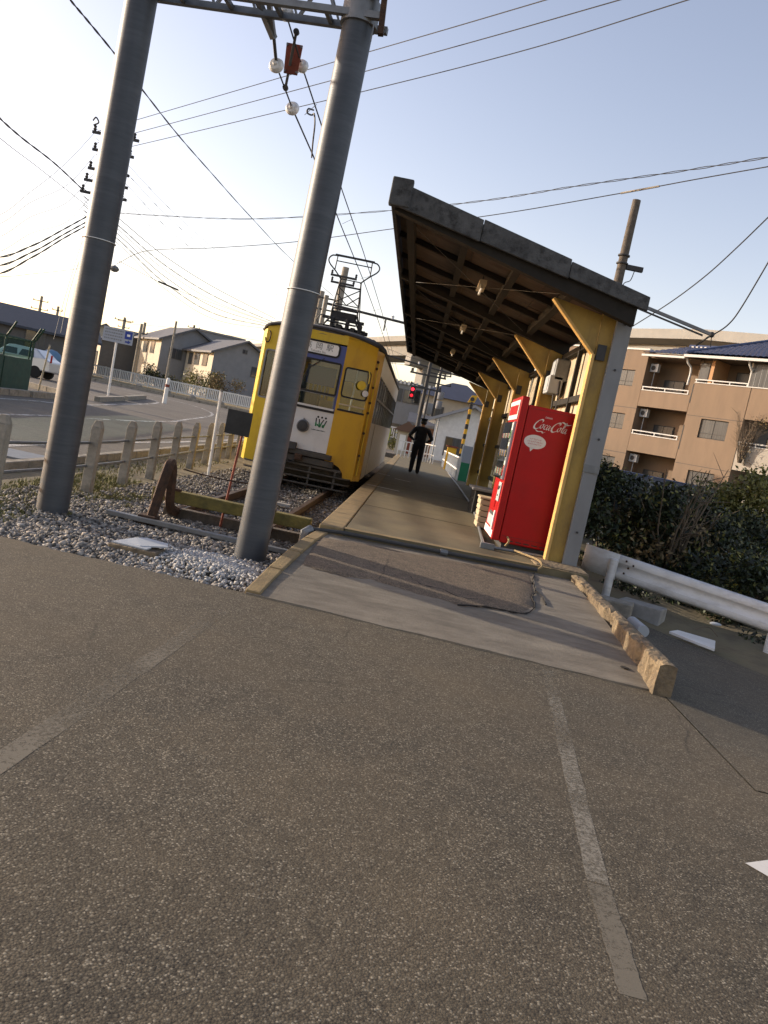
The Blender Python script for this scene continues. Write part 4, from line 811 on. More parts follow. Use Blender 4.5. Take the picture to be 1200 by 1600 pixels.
# right and left front panels with windows, notched bottom
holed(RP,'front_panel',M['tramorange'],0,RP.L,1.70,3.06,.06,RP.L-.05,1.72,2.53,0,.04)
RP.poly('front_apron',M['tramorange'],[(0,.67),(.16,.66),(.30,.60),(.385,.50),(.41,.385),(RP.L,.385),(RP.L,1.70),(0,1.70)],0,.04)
rw=RP.slab('window',M['glass'],.06,RP.L-.05,1.72,2.53,.015,.02); framed(RP,'gasket',.045,RP.L-.035,1.95,2.54,.07,.03,M['gasket'],-.012,.014,rw); RP.slab('window_bar',M['cream'],.05,RP.L-.04,1.80,1.83,-.006,.012,rw); RP.slab('lower_rail',M['gasket'],.04,RP.L-.03,1.685,1.722,-.01,.0,rw)
MB().tube([RP.p(.50,-.03,2.55),RP.p(.53,-.10,2.45),RP.p(.53,-.11,2.3)],.012,6).build('mirror_arm',M['tramyellow'],T,True)
mi=MB().lathe([(.002,.0),(.085,.004),(.09,.02),(.06,.04),(.002,.045)],RP.p(.40,-.13,2.24),'y',18).build('mirror',M['tramyellow'],T,True); MB().lathe([(.002,0),(.06,.004),(.06,.03),(.002,.035)],RP.p(.5,-.12,2.10),'y',16).build('lower_mirror',M['tramwhite'],T,True)
holed(LP,'front_panel',M['tramyellow'],0,LP.L,1.62,3.06,.06,LP.L-.05,1.66,2.56,0,.04)
LP.poly('front_apron',M['tramyellow'],[(0,.385),(LP.L-.41,.385),(LP.L-.385,.50),(LP.L-.30,.60),(LP.L-.16,.66),(LP.L,.67),(LP.L,1.62),(0,1.62)],0,.04)
lw=LP.slab('window',M['glass'],.06,LP.L-.05,1.66,2.56,.015,.02); framed(LP,'gasket',.04,LP.L-.03,1.63,2.58,.06,.03,M['galv2'],-.012,.014,lw); LP.slab('blind',M['curtain'],.09,.17,1.7,2.5,.03,.035,lw)
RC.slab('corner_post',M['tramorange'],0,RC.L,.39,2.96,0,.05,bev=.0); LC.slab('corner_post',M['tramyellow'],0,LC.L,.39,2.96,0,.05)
MB().tube([RC.p(.08,-.03,.5),RC.p(.08,-.03,2.75)],.014,8).build('grab_rail',M['tramyellow'],T,True)
for z in (.9,1.35,1.75,1.95,2.25,2.62,2.75): MB().lathe([(.028,-.06),(.028,-.0)],RC.p(.10,-.0,z),'y',8).build('hinge',M['rust'],T,True)
MB().tube(crom([LP.p(.06,-.03,2.92),LP.p(.10,-.04,2.86),LP.p(.09,-.05,2.72),LP.p(.03,-.05,2.70),LP.p(.0,-.04,2.78)],4),.012,6).build('signal_hook',M['rust'],T,True)
# roof: arched shell lofted along the car
ZR=2.96; LEN=13.4
def roof_mesh():
    st=[(.0,.62,.10),(.02,.80,.20),(.15,.92,.26),(.45,1.0,.31),(1.0,1.0,.335),(LEN-1,1.0,.335),(LEN-.4,1.0,.30),(LEN-.05,.86,.2)]
    m=MB(); k=15; vs=[]
    for (y,sw,cr) in st:
        for i in range(k):
            a=math.pi*i/(k-1); cx=-math.cos(a); s=math.sin(a)**.75
            bow=0 if y>.5 else (.42 if False else 0)
            vs.append((cx*(HW+.03)*sw if y>.02 else cx*(HW+.02)*.9,y+(.38*abs(cx)**3 if y<.3 else 0),ZR-.01+cr*s))
    fs=[(j*k+i,j*k+i+1,(j+1)*k+i+1,(j+1)*k+i) for j in range(len(st)-1) for i in range(k-1)]
    fs+=[tuple(range(k))[::-1],tuple((len(st)-1)*k+i for i in range(k))]
    return m.add(vs,fs).build('roof',M['tramroof'],T,True)
roof_mesh()
# yellow brow between window line and roof, following the plan of the front
br=[(-1.205,.42),(-1.09,.13),(-.5,0),(.5,0),(1.09,.13),(1.205,.42)]
def brow(i0,i1,mm):
    m=MB(); 
    for i in range(i0,i1):
        a,b=br[i],br[i+1]
        za=3.06-(.11 if abs(a[0])>1.2 else 0); zb_=3.06-(.11 if abs(b[0])>1.2 else 0)
        ta=3.16-.14*(abs(a[0])/1.2)**2; tb_=3.16-.14*(abs(b[0])/1.2)**2
        m.add([(a[0],a[1]+.001,za-.02),(b[0],b[1]+.001,zb_-.02),(b[0]*.985,b[1]+.05,tb_),(a[0]*.985,a[1]+.05,ta)],[(0,1,2,3)])
    return m.build('brow',mm,T)
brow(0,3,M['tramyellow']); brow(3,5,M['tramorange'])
gp=[(-1.215,.5,2.95),(-1.2,.42,2.97),(-1.09,.12,3.03),(-.8,.05,3.10),(-.5,-.01,3.14),(0,-.02,3.165),(.5,-.01,3.14),(.8,.05,3.10),(1.09,.12,3.03),(1.2,.42,2.97),(1.215,.5,2.95)]
MB().tube(crom(gp,3),.028,6).build('gutter',M['dark'],T,True)
for s in (-1,1): MB().tube([(s*1.225,.45,2.955),(s*1.225,LEN-.2,2.955)],.028,6).build('gutter',M['dark'],T,True)
# sides
for s in (-1,1):
    x=s*HW; xi=s*(HW-.04); lo,hi=min(x,xi),max(x,xi)
    mcol=M['tramside'] if s>0 else M['tramyellow']
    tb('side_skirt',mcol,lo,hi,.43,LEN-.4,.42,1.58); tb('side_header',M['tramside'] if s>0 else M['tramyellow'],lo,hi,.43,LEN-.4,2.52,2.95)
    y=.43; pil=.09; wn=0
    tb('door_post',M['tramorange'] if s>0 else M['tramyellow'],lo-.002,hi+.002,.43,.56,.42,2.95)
    y=.56
    while y<LEN-.9:
        w_=1.05 if wn else .95
        tb('window_pillar',M['galv2'],lo,hi,y,y+pil,1.58,2.52)
        gl=tb('side_window',M['glass'],lo+.015,hi-.019,y+pil,y+w_,1.58,2.52); tb('window_rail',M['galv2'],lo-.004,hi+.004,y+pil,y+w_,2.06,2.10,0,gl)
        y+=w_; wn+=1
    tb('window_pillar',M['galv2'],lo,hi,y,LEN-.4,1.58,2.52)
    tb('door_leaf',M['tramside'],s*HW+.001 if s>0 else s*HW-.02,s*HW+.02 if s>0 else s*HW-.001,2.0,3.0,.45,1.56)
tb('rear_wall',M['tramyellow'],-HW,HW,LEN-.4,LEN-.35,.42,2.96)
# interior
tb('floor',M['dark'],-1.15,1.15,.2,LEN-.45,.80,.85); tb('ceiling',M['cream'],-1.15,1.15,.3,LEN-.45,2.88,2.91)
tb('console',M['dark'],-.45,.35,.12,.45,.85,1.62); tb('console_top',M['galv2'],-.42,.3,.14,.42,1.62,1.66); tb('partition',M['cream'],.05,.45,1.05,1.10,.85,1.85); tb('partition',M['curtain'],-.35,.03,1.05,1.10,.85,1.95)
tb('roller_blind',M['tramblue'],-.30,.30,.9,.92,2.12,2.5); tb('back_panel',M['cream'],.35,1.1,1.4,1.44,.85,1.75); tb('fare_box',M['curtain'],-.2,.05,.6,.8,.85,1.9)
MB().tube([(.72,.5,.85),(.76,.5,2.85)],.018,8).build('grab_pole',M['whiteclean'],T,True)
MB().ball((-.28,.62,2.05),(.10,.10,.08),10,6).build('fan',M['galv2'],T,True)
for s in (-1,1):
    for q in range(5): tb('seat',mat('seat_red',(.25,.05,.03),rough=.9),s*.75-.3,s*.75+.3,2.4+q*2,3.9+q*2,.85,1.3,.03)
# underframe, bumper and life guard
tb('bumper',M['tramgrey'],-.62,.62,-.10,.06,.70,.80,.012); tb('bumper',M['tramgrey'],-.68,.68,-.06,.08,.56,.68,.012); tb('step',M['tramgrey'],-.85,.85,-.03,.08,.50,.545,.008)
tb('coupler',M['rust'],-.07,.07,-.20,.0,.60,.72,.02); tb('jumper_box',M['dark'],-.25,-.08,-.14,-.03,.78,.92,.01); MB().tube(crom([(-.2,-.12,.80),(-.25,-.16,.65),(-.15,-.16,.52),(-.05,-.1,.6)],4),.02,6).build('air_hose',M['gasket'],T,True)
for z in (.16,.28,.40): MB().tube(crom([(-1.05,.10,z),(-.98,-.03,z),(-.6,-.06,z),(.6,-.06,z),(.98,-.03,z),(1.05,.10,z)],3),.018,6).build('guard_rail',M['tramgrey'],T,True)
for x in (-.75,-.25,.25,.75): tb('guard_upright',M['tramgrey'],x-.02,x+.02,-.05,-.03,.14,.52)
tb('underframe',M['tramgrey'],-1.05,1.05,.3,LEN-.5,.40,.79); tb('truck_frame',M['tramgrey'],-.95,.95,1.5,4.2,.18,.42,.02); tb('truck_frame',M['tramgrey'],-.95,.95,9,11.7,.18,.42,.02)
for y in (2.0,3.7,9.5,11.2):
    for x in (-.48,.59): MB().lathe([(.30,-.05),(.33,-.05),(.33,.05),(.30,.05)],(x,y,.425),'x',20).build('wheel',M['rust'],T,True)
tb('step_board',M['tramgrey'],HW-.02,HW+.09,2.0,3.0,.40,.44)
# roof gear and pantograph
tb('resistor_box',M['black'],-.75,.85,3.6,6.6,3.28,3.46,.03); tb('resistor_box',M['black'],-.6,.6,8,9.5,3.28,3.5,.03); tb('roof_box',M['dark'],.35,.95,.8,2.2,3.05,3.22,.03); tb('horn',M['dark'],-.72,-.60,.5,.62,3.1,3.34,.02)
ph=T
py0,pxc=1.75,.12
def PP(x,z,y=0): return (pxc+x,py0+y,z)
pan=MB().tube(crom([PP(-.20,4.40),PP(-.36,4.56),PP(-.50,4.68),PP(-.545,4.77),PP(-.50,4.85),PP(-.40,4.875),PP(0,4.88),PP(.40,4.875),PP(.50,4.85),PP(.545,4.77),PP(.50,4.68),PP(.36,4.56),PP(.20,4.40)],5),.016,6).build('pantograph',M['black'],T,True)
def pt_(a,b,r=.012,nm='pantograph_bar'): MB().tube([a,b],r,6).build(nm,M['black'],pan,True)
MB().box(pxc-.42,pxc+.42,py0-.03,py0+.03,4.872,4.905).build('contact_strip',M['dark'],pan)
pt_(PP(-.37,4.77),PP(.37,4.77)); pt_(PP(-.37,4.87),PP(-.38,4.57)); pt_(PP(.37,4.87),PP(.38,4.57)); pt_(PP(-.24,4.42),PP(.24,4.42)); pt_(PP(-.23,4.28),PP(.23,4.28),.02)
pt_(PP(-.22,4.42),PP(-.28,3.72),.016); pt_(PP(.22,4.42),PP(.28,3.72),.016); pt_(PP(-.23,4.25),PP(.26,3.92)); pt_(PP(.23,4.25),PP(-.26,3.92)); pt_(PP(-.25,4.12),PP(.0,3.9)); pt_(PP(.25,4.12),PP(.0,3.9)); pt_(PP(-.27,3.9),PP(.27,3.9)); pt_(PP(-.28,3.8),PP(.28,3.8),.02)
pt_(PP(-.27,3.75,0),PP(-.3,3.5,.9),.02); pt_(PP(.27,3.75,0),PP(.3,3.5,.9),.02); pt_(PP(-.22,4.42,0),PP(-.26,3.7,.9)); pt_(PP(.22,4.42,0),PP(.26,3.7,.9))
for x,wx,hx in ((-.40,.05,.16),(-.22,.035,.34),(-.06,.06,.22),(.10,.03,.36),(.24,.05,.2),(.38,.035,.3)):
    tb('pantograph_base',M['black'],pxc+x-wx,pxc+x+wx,py0-.10,py0+.22,3.26,3.26+hx,.012,pan); MB().lathe([(.03,0),(.055,.03),(.035,.06),(.055,.09),(.03,.12)],(pxc+x,py0+.5,3.3),n=10).build('roof_insulator',M['black'],pan,True)
pt_(PP(-.42,3.36,-.1),PP(-.26,3.6,-.1),.02); pt_(PP(.42,3.36,-.1),PP(.26,3.6,-.1),.02); pt_(PP(-.5,3.42,.1),PP(.5,3.44,.1),.022); pt_(PP(-.34,3.5,-.12),PP(.3,3.5,-.12),.02); MB().tube(crom([PP(-.5,3.4,.1),PP(-.56,3.5,.05),PP(-.5,3.6,0),PP(-.4,3.62,0)],4),.012,6).build('hose',M['black'],pan,True)
tb('base_frame',M['black'],pxc-.45,pxc+.45,py0-.05,py0+.05,3.56,3.62,.01,pan); tb('base_frame',M['black'],pxc-.5,pxc+.5,py0+.8,py0+.9,3.44,3.52,.01,pan); tb('spring_box',M['black'],pxc-.3,pxc+.25,py0+.05,py0+.3,3.62,3.76,.02,pan)

# ================================================================ the person on the platform
def person():
    P=thing('person','person in dark uniform and cap standing on the platform, seen from behind','person',(.15,25.5,PZ))
    V=[];E=[];Rr=[]
    def v(p,r,par=None):
        V.append(p); Rr.append(r if isinstance(r,tuple) else (r,r)); i=len(V)-1
        if par is not None: E.append((par,i))
        return i
    pel=v((0,0,.93),(.185,.135)); sp1=v((0,.0,1.10),(.175,.13),pel); ch=v((.0,.01,1.30),(.20,.135),sp1); up=v((0,.01,1.41),(.13,.09),ch); nk=v((0,.02,1.48),.052,up); h1=v((0,.035,1.545),(.07,.08),nk); h2=v((0,.04,1.62),(.078,.095),h1); v((0,.035,1.68),(.06,.075),h2)
    for s in (-1,1):
        sh=v((s*.195,.0,1.385),.08,up); el=v((s*.36,-.03,1.13),.06,sh); wr=v((s*.20,.17,1.03),.034,el); pm=v((s*.14,.22,1.02),.034,wr)
        for k in range(4):
            b=v((s*(.105-.008*k),.25+.008*k,1.05-.022*k),.0095,pm); c=v((s*(.07-.006*k),.262,1.04-.022*k),.009,b); v((s*(.045-.004*abs(k-1)),.25,1.03-.022*k),.008,c)
        b=v((s*.15,.24,1.065),.011,pm); v((s*.115,.265,1.085),.009,b)
        hp=v((s*.09,0,.86),.115,pel); kn=v((s*(.10),.02,.50),.088,hp); an=v((s*.105,-.02,.10),.068,kn); v((s*.12,.12,.045),.042,an)
    me=bpy.data.meshes.new('body'); me.from_pydata(V,E,[]); o=bpy.data.objects.new('body',me); COL.objects.link(o)
    sk=o.modifiers.new('s','SKIN'); sd=me.skin_vertices[0].data
    for i,r in enumerate(Rr): sd[i].radius=r
    sd[0].use_root=True; ss=o.modifiers.new('d','SUBSURF'); ss.levels=2; ss.render_levels=2
    dg=bpy.context.evaluated_depsgraph_get(); m2=bpy.data.meshes.new_from_object(o.evaluated_get(dg)); bpy.data.objects.remove(o)
    m2.materials.clear(); m2.materials.append(M['cloth']); m2.materials.append(M['skin']); m2.materials.append(M['black'])
    for f in m2.polygons:
        c=f.center
        f.material_index=1 if (c.z>1.475 or (c.y>.195 and .9<c.z<1.12)) else (2 if c.z<.07 else 0); f.use_smooth=True
    b=bpy.data.objects.new('body',m2); COL.objects.link(b); b.parent=P
    m=MB(); m.ball((0,.02,1.615),(.088,.10,.095),14,8); m.build('hair',M['black'],P,True)
    m=MB(); m.lathe([(.09,1.655),(.094,1.675),(.112,1.71),(.108,1.73),(.001,1.735)],(0,.03,0),n=18); cap=m.build('cap',M['cloth'],P,True)
    MB().ext([(-.08,.10,1.662),(-.05,.165,1.652),(.05,.165,1.652),(.08,.10,1.662)],(0,0,.008)).build('visor',M['black'],cap)
    for s in (-1,1): MB().ball((s*.088,.035,1.60),(.012,.02,.032),8,6).build('ear',M['skin'],P,True); MB().ball((s*.032,.132,1.62),(.012,.006,.007),8,6).build('eye',M['black'],P,True)
    MB().ball((0,.142,1.585),(.014,.018,.022),8,6).build('nose',M['skin'],P,True); MB().box(-.024,.024,.128,.134,1.548,1.555).build('mouth',M['redrust'],P)
    MB().ext([(-.17,-.13,.88),(.17,-.13,.88),(.16,-.115,1.0),(-.16,-.115,1.0)],(0,.004,0)).build('jacket_hem',M['cloth'],P)
person()
# ================================================================ right-hand side: guard rail, blocks, hedge
def interp(p,q,t): return Vector(p).lerp(Vector(q),t)
g0=Vector((2.58,10.95,-.01)); g1=Vector((4.42,9.70,-.145)); gd=(g1-g0).normalized(); g2=g0+gd*7.5; gn=Vector((gd.y,-gd.x,0)).normalized(); gn=gn if gn.y<0 else -gn
t=thing('guard_rail','white corrugated steel guard rail beside the shelter with rust marks','guard rail',tuple(g0)); 
prof=[(0,.58),(.035,.555),(.055,.52),(.05,.485),(.01,.45),(.0,.42),(.01,.39),(.05,.355),(.055,.32),(.035,.285),(0,.26)]
prof=[(a,b-.0) for a,b in prof]
vs=[]; K=14; fs=[]
for i in range(K+1):
    p=gd*(.16+(7.34)*i/K)
    for a,b in prof: vs.append(p+gn*a+Vector((0,0,b)))
n=len(prof); fs=[(i*n+j,i*n+j+1,(i+1)*n+j+1,(i+1)*n+j) for i in range(K) for j in range(n-1)]
o=MB().add(vs,fs).build('beam',M['guardwhite'],t,True); so_=o.modifiers.new('thick','SOLIDIFY'); so_.thickness=.004
# rounded end piece
ep=[]; 
for i in range(9):
    a=math.pi*.5*i/8; ep.append((-.10*math.sin(a),-.0+.10*(1-math.cos(a))))
vs=[]; 
for (u,dv_) in [(.42,0.062),(.2,.062),(.05,.055),(-.05,.03),(-.09,-.02),(-.09,-.10)]:
    for z in (.585,.42,.255): vs.append(gd*u+gn*dv_+Vector((0,0,z)))
MB().add(vs,[(i*3+j,i*3+j+1,i*3+j+4,i*3+j+3) for i in range(5) for j in range(2)]).build('end_wing',M['guardwhite'],t,True).modifiers.new('thick','SOLIDIFY').thickness=.004
for k,u in enumerate((.36,2.36,4.36,6.36)):
    p=gd*u+gn*(.085 if k==0 else -.08); MB().tube([p+Vector((0,0,-.1)),p+Vector((0,0,.5))],.055,16).build('post',M['guardwhite'],t,True); MB().tube([p+Vector((0,0,.5)),p+Vector((0,0,.515))],[.058,.04],16).build('post_cap',M['guardwhite'],t,True)
for (u,z) in ((.52,.53),(.56,.45),(.52,.37),(.62,.5)): MB().ball(gd*u+gn*.06+Vector((0,0,z)),.014,8,6).build('bolt',M['rust'],t,True)
for (u0,u1,z) in ((.44,.5,.50),): MB().box(0,0,0,0,0,0)
t=thing('concrete_block','pale concrete footing block under the guard rail, nearer the ramp wall','concrete block',(2.72,9.95,-.06),R(-20)); MB().box(-.2,.26,-.16,.16,-.05,.13).build('block',M['postconc'],t,bevel=.015)
t=thing('concrete_block','grey concrete block behind the guard rail post, farther from the ramp','concrete block',(3.10,10.25,-.1),R(-30)); MB().box(-.17,.36,-.16,.16,-.05,.16).build('block',M['conc'],t,bevel=.015)
pp0=at(996,960,8.55); pp1=gz(1012,988,.06)
tag(MB().tube([Vector((2.72,8.95,.01)),Vector((2.72,8.5,.01))],[.062,.062],18).build('plastic_pipe',M['plastic'],None,True),'short pale blue grey plastic pipe lying beside the ramp wall','pipe')
tag(MB().ext([gz(1045,990,-.09),gz(1058,988,-.08),gz(1117,1005,-.12),gz(1116,1018,-.12),gz(1085,1006,-.10)],(0,0,.03)).build('white_board',M['white'],None,bevel=.004),'broken white board lying flat beside the dark asphalt','board')
def leafmesh(name,clumps,m,parent=None,size=(.03,.06),seed=1,label=None,cat=None,kind=None):
    """clumps: (centre, radii, count). small bent leaves in the clump volumes"""
    rn=np.random.default_rng(seed); VV=[]; FF=[]; off=0
    for (c,r,n) in clumps:
        d=rn.normal(size=(n,3)); d/=np.linalg.norm(d,axis=1)[:,None]; rad=rn.random(n)**.45; p=np.array(c)+d*rad[:,None]*np.array(r)*(1+.25*rn.normal(size=(n,1))*.5)
        s=rn.uniform(size[0],size[1],n); a=rn.normal(size=(n,3)); a/=np.linalg.norm(a,axis=1)[:,None]; b=np.cross(a,rn.normal(size=(n,3))); b/=np.linalg.norm(b,axis=1)[:,None]; c3=np.cross(a,b)
        v0=p-a*s[:,None]; v1=p+b*s[:,None]*.45+c3*s[:,None]*.15; v2=p+a*s[:,None]; v3=p-b*s[:,None]*.45+c3*s[:,None]*.15
        VV.append(np.stack([v0,v1,v2,v3],1).reshape(-1,3)); FF.append(np.arange(n*4).reshape(n,4)+off); off+=n*4
    Vf=np.concatenate(VV); Ff=np.concatenate(FF); me=bpy.data.meshes.new(name); me.vertices.add(len(Vf)); me.vertices.foreach_set('co',Vf.ravel()); me.loops.add(Ff.size); me.loops.foreach_set('vertex_index',Ff.ravel().astype(np.int32)); me.polygons.add(len(Ff)); me.polygons.foreach_set('loop_start',np.arange(0,Ff.size,4,dtype=np.int32)); me.update(calc_edges=True); me.materials.append(m)
    o=bpy.data.objects.new(name,me); COL.objects.link(o); o.parent=parent
    if label: tag(o,label,cat,kind=kind)
    return o
def twigs(name,base,n,h,spread,m,parent,r0=.02,seed=2,sub=3):
    rn=random.Random(seed); mb=MB()
    for i in range(n):
        a=rn.uniform(0,6.28); l=h*rn.uniform(.6,1.05); e=Vector(base)+Vector((math.cos(a)*spread*rn.random(),math.sin(a)*spread*rn.random(),l)); b=Vector(base)+Vector((rn.uniform(-.1,.1),rn.uniform(-.1,.1),0))
        mid=b.lerp(e,.5)+Vector((rn.uniform(-.12,.12),rn.uniform(-.12,.12),0))*spread
        mb.tube([b,mid,e],[r0,r0*.7,r0*.25],5)
        for k in range(sub):
            t=rn.uniform(.3,.95); q=b.lerp(mid,t*2) if t<.5 else mid.lerp(e,t*2-1); mb.tube([q,q+Vector((rn.uniform(-1,1),rn.uniform(-1,1),rn.uniform(.2,.9)))*h*.22],[r0*.4,r0*.12],4)
    return mb.build(name,m,parent,True)
def shrub(label,loc,clumps,m,seed,twig_h,size=(.03,.06),name='shrub',cat='shrub',spread=.6,nt=10,group='shrubs behind the guard rail',tm='twig'):
    t=thing(name,label,cat,loc,group=group); leafmesh('foliage',clumps,m,t,(size[0]*.6,size[1]*1.05),seed); tips=[((c[0],c[1],c[2]+r[2]*.55),(r[0]*1.05,r[1]*1.05,r[2]*.6),max(6,int(n*.10))) for c,r,n in clumps]; leafmesh('sunlit_tips',tips,M['leafmid'],t,(size[0]*.6,size[1]*.9),seed+100); twigs('stems',(0,0,0),nt,twig_h,spread,M[tm],t,seed=seed); return t  # yellow-green leaves on the clump tops are coloured as sunlit tips
rn=random.Random(5)
def cl(w,d,h,n,cnt,r=.35,z0=.2):
    return [((rn.uniform(-w,w),rn.uniform(-d,d),rn.uniform(z0,h*rn.uniform(.75,1.12))),(r*rn.uniform(.7,1.2),r*rn.uniform(.7,1.2),r*rn.uniform(.6,1.)),cnt) for _ in range(n)]
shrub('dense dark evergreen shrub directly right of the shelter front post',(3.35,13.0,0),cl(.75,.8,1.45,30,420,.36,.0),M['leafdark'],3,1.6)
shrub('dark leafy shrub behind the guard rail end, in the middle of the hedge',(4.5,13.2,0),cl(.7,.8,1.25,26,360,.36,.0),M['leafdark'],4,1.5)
shrub('thin brown twiggy shrub with sunlit dry leaves before the apartment',(4.1,12.5,0),cl(.7,.35,1.2,14,70,.34,.5),M['leafdry'],5,1.9,(.03,.055),spread=.9,nt=16)
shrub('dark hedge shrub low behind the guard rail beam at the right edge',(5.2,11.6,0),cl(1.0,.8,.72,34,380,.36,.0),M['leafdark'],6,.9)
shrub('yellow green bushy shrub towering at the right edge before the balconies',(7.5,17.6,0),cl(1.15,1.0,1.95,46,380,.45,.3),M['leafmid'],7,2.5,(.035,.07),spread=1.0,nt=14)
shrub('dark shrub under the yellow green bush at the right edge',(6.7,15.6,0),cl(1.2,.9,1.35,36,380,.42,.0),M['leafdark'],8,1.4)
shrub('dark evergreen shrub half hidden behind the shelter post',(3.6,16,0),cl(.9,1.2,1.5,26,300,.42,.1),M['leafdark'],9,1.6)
shrub('sparse olive shrub between the dark hedge and the parked cars',(5.6,17.6,0),cl(1.0,.8,1.45,22,200,.4,.2),M['leafdry'],12,1.7)
# bank with low ground cover and litter
vs=[]; nx=26; ny=20
for j in range(ny):
    for i in range(nx):
        x=2.4+i*.42; y=8.0+j*.55; s=(x-3.0)*.62+(y-9.6)*.78; z=-.08-.10*(x-2.2)+min(max(s*.14,0),.5)+.04*math.sin(x*3+y)*math.cos(y*2.3)
        vs.append((x,y,z if s>-.2 else -1.2))
bank=MB().add(vs,[(j*nx+i,j*nx+i+1,(j+1)*nx+i+1,(j+1)*nx+i) for j in range(ny-1) for i in range(nx-1)]).build('bank',M['soil'],None,True); bank['kind']='structure'
cl2=[]
for _ in range(70):
    u=rn.uniform(0.2,6.5); dpt=rn.uniform(.35,3.2); p=g0+gd*u-gn*dpt; cl2.append(((p.x,p.y,.10-.10*(p.x-2.2)+.06*dpt),(.25,.25,.09),90))
leafmesh('ground_cover',cl2,M['leafdark'],None,(.025,.05),21,'low dark ground cover and leaf litter on the bank behind the guard rail','ground cover','stuff')
cl3=[]
for _ in range(40):
    u_=rn.uniform(.4,4); p=g0+gd*u_+gn*rn.uniform(-.2,.45); cl3.append(((p.x,p.y,-.06-.10*(p.x-2.2)),(.2,.16,.03),60))
leafmesh('dry_litter',cl3,M['leafdry'],None,(.015,.04),22,'dry brown leaf litter along the foot of the guard rail','leaf litter','stuff')
rl=random.Random(9)
for k in range(1):
    a=g0+gd*rl.uniform(.8,3.0)+gn*rl.uniform(.0,.25); c=crom([a+Vector((0,0,.02)),a+Vector((rl.uniform(-.15,.15),rl.uniform(-.1,.1),.10)),a+Vector((rl.uniform(-.3,.3),rl.uniform(-.2,.2),.05))],4)
    tag(MB().tube(c,.006,4).build('bent_twig',M['twig'],None,True),'pale bent twig lying in the litter below the guard rail','twig')
tag(MB().ball(tuple(at(1118,975,9.2)),(.07,.03,.02),8,5).build('litter_bag',M['plastic'],None,True),'crumpled pale plastic scrap in the litter below the guard rail','litter')
# pale dead branch across the shrubs
tag(MB().tube(crom([at(1062,835,12.4),at(1078,834,12.3),at(1094,836,12.2),at(1098,846,12.15),at(1097,856,12.15)],4),.012,5).build('dead_branch',M['twig'],None,True),'pale dead branch with a bent tip in front of the dark shrubs','branch')
# concrete utility pole behind the shelter
pr=at(995,313,22); t=thing('utility_pole','tapered concrete utility pole top standing above the right end of the shelter roof','utility pole',(pr.x,22,0))
MB().tube([(0,0,-.2),(0,0,pr.z)],[.16,.105],18).build('shaft',M['sleeper'],t,True)
for z in (6.0,6.35,6.9,7.1): MB().lathe([(.14,z),(.155,z+.01),(.155,z+.04),(.14,z+.05)],n=14).build('band',M['dark'],t,True)
MB().box(.12,.55,-.06,.06,6.8,6.92).build('bracket',M['dark'],t); MB().tube(crom([(.35,0,6.8),(.3,0,6.55),(.16,0,6.45),(.15,0,6.2)],4),.012,5).build('cable_loop',M['wire'],t)

# ================================================================ apartment block
u=Vector((.64,-.77,0)).normalized(); rz=math.atan2(u.y,u.x)
A=thing('apartment_block','three storey brown apartment block with white balcony rails and blue tiled roof','apartment block',(10.4,52,0),rz)
def ab(name,m,s0,s1,d0,d1,z0,z1,par=None,bev=0): return MB().box(s0,s1,d0,d1,z0,z1).build(name,m,par or A,bevel=bev)
BR,GR=M['aptbrown'],M['aptgrey']
def awin(s0,s1,z0,z1,d=0,m='curtain',split=True,par=None):
    w_=ab('window',M['dark'],s0,s1,d+.04,d+.09,z0,z1); mid=(s0+s1)/2
    ab('pane',M[m],s0+.05,mid-.02,d+.02,d+.038,z0+.05,z1-.05,w_); ab('pane',M['curtain' if m!='curtain' else 'curtain'],mid+.02,s1-.05,d+.012,d+.03,z0+.05,z1-.05,w_); ab('frame_bar',M['dark'],s0+.03,s1-.03,d-.005,d+.04,z0+.28,z0+.31,w_); return w_
def wall_holes(name,m,s0,s1,z0,z1,holes,d0=0,d1=.2):
    zs=sorted({z0,z1}|{h[2] for h in holes}|{h[3] for h in holes}); mb=MB()
    for a,b in zip(zs,zs[1:]):
        hs=sorted([h for h in holes if h[2]<=a and h[3]>=b]); x=s0
        for h in hs:
            if h[0]>x: mb.box(x,h[0],d0,d1,a,b)
            x=h[1]
        if x<s1: mb.box(x,s1,d0,d1,a,b)
    return mb.build(name,m,A)
W1=[(1.22,2.42,7.03,8.0),(1.22,2.42,4.43,5.38),(1.22,2.42,1.8,2.74)]
wall_holes('wall',BR,-5,3.1,-.6,9.2,W1+[(-2.0,-.8,7.03,8.0),(-2.0,-.8,4.43,5.38),(-2.0,-.8,1.8,2.74)])
for h in W1+[(-2.0,-.8,7.03,8.0),(-2.0,-.8,4.43,5.38),(-2.0,-.8,1.8,2.74)]: awin(*h,d=.06)
for zz in (3.05,5.75): ab('floor_joint',M['dark'],-5,3.1,-.006,.002,zz,zz+.03)
for zz in (3.05,5.75): ab('floor_joint',M['dark'],6.5,9.83,-.006,.002,zz,zz+.025)
ab('parapet_cap',M['railwhite'],-5,3.14,-.05,.3,9.203,9.3); ab('side_wall',BR,2.9,3.1,.2,9,-.6,9.2); ab('flat_roof',M['roofgrey'],-5,3.1,.3,9,9.0,9.1)
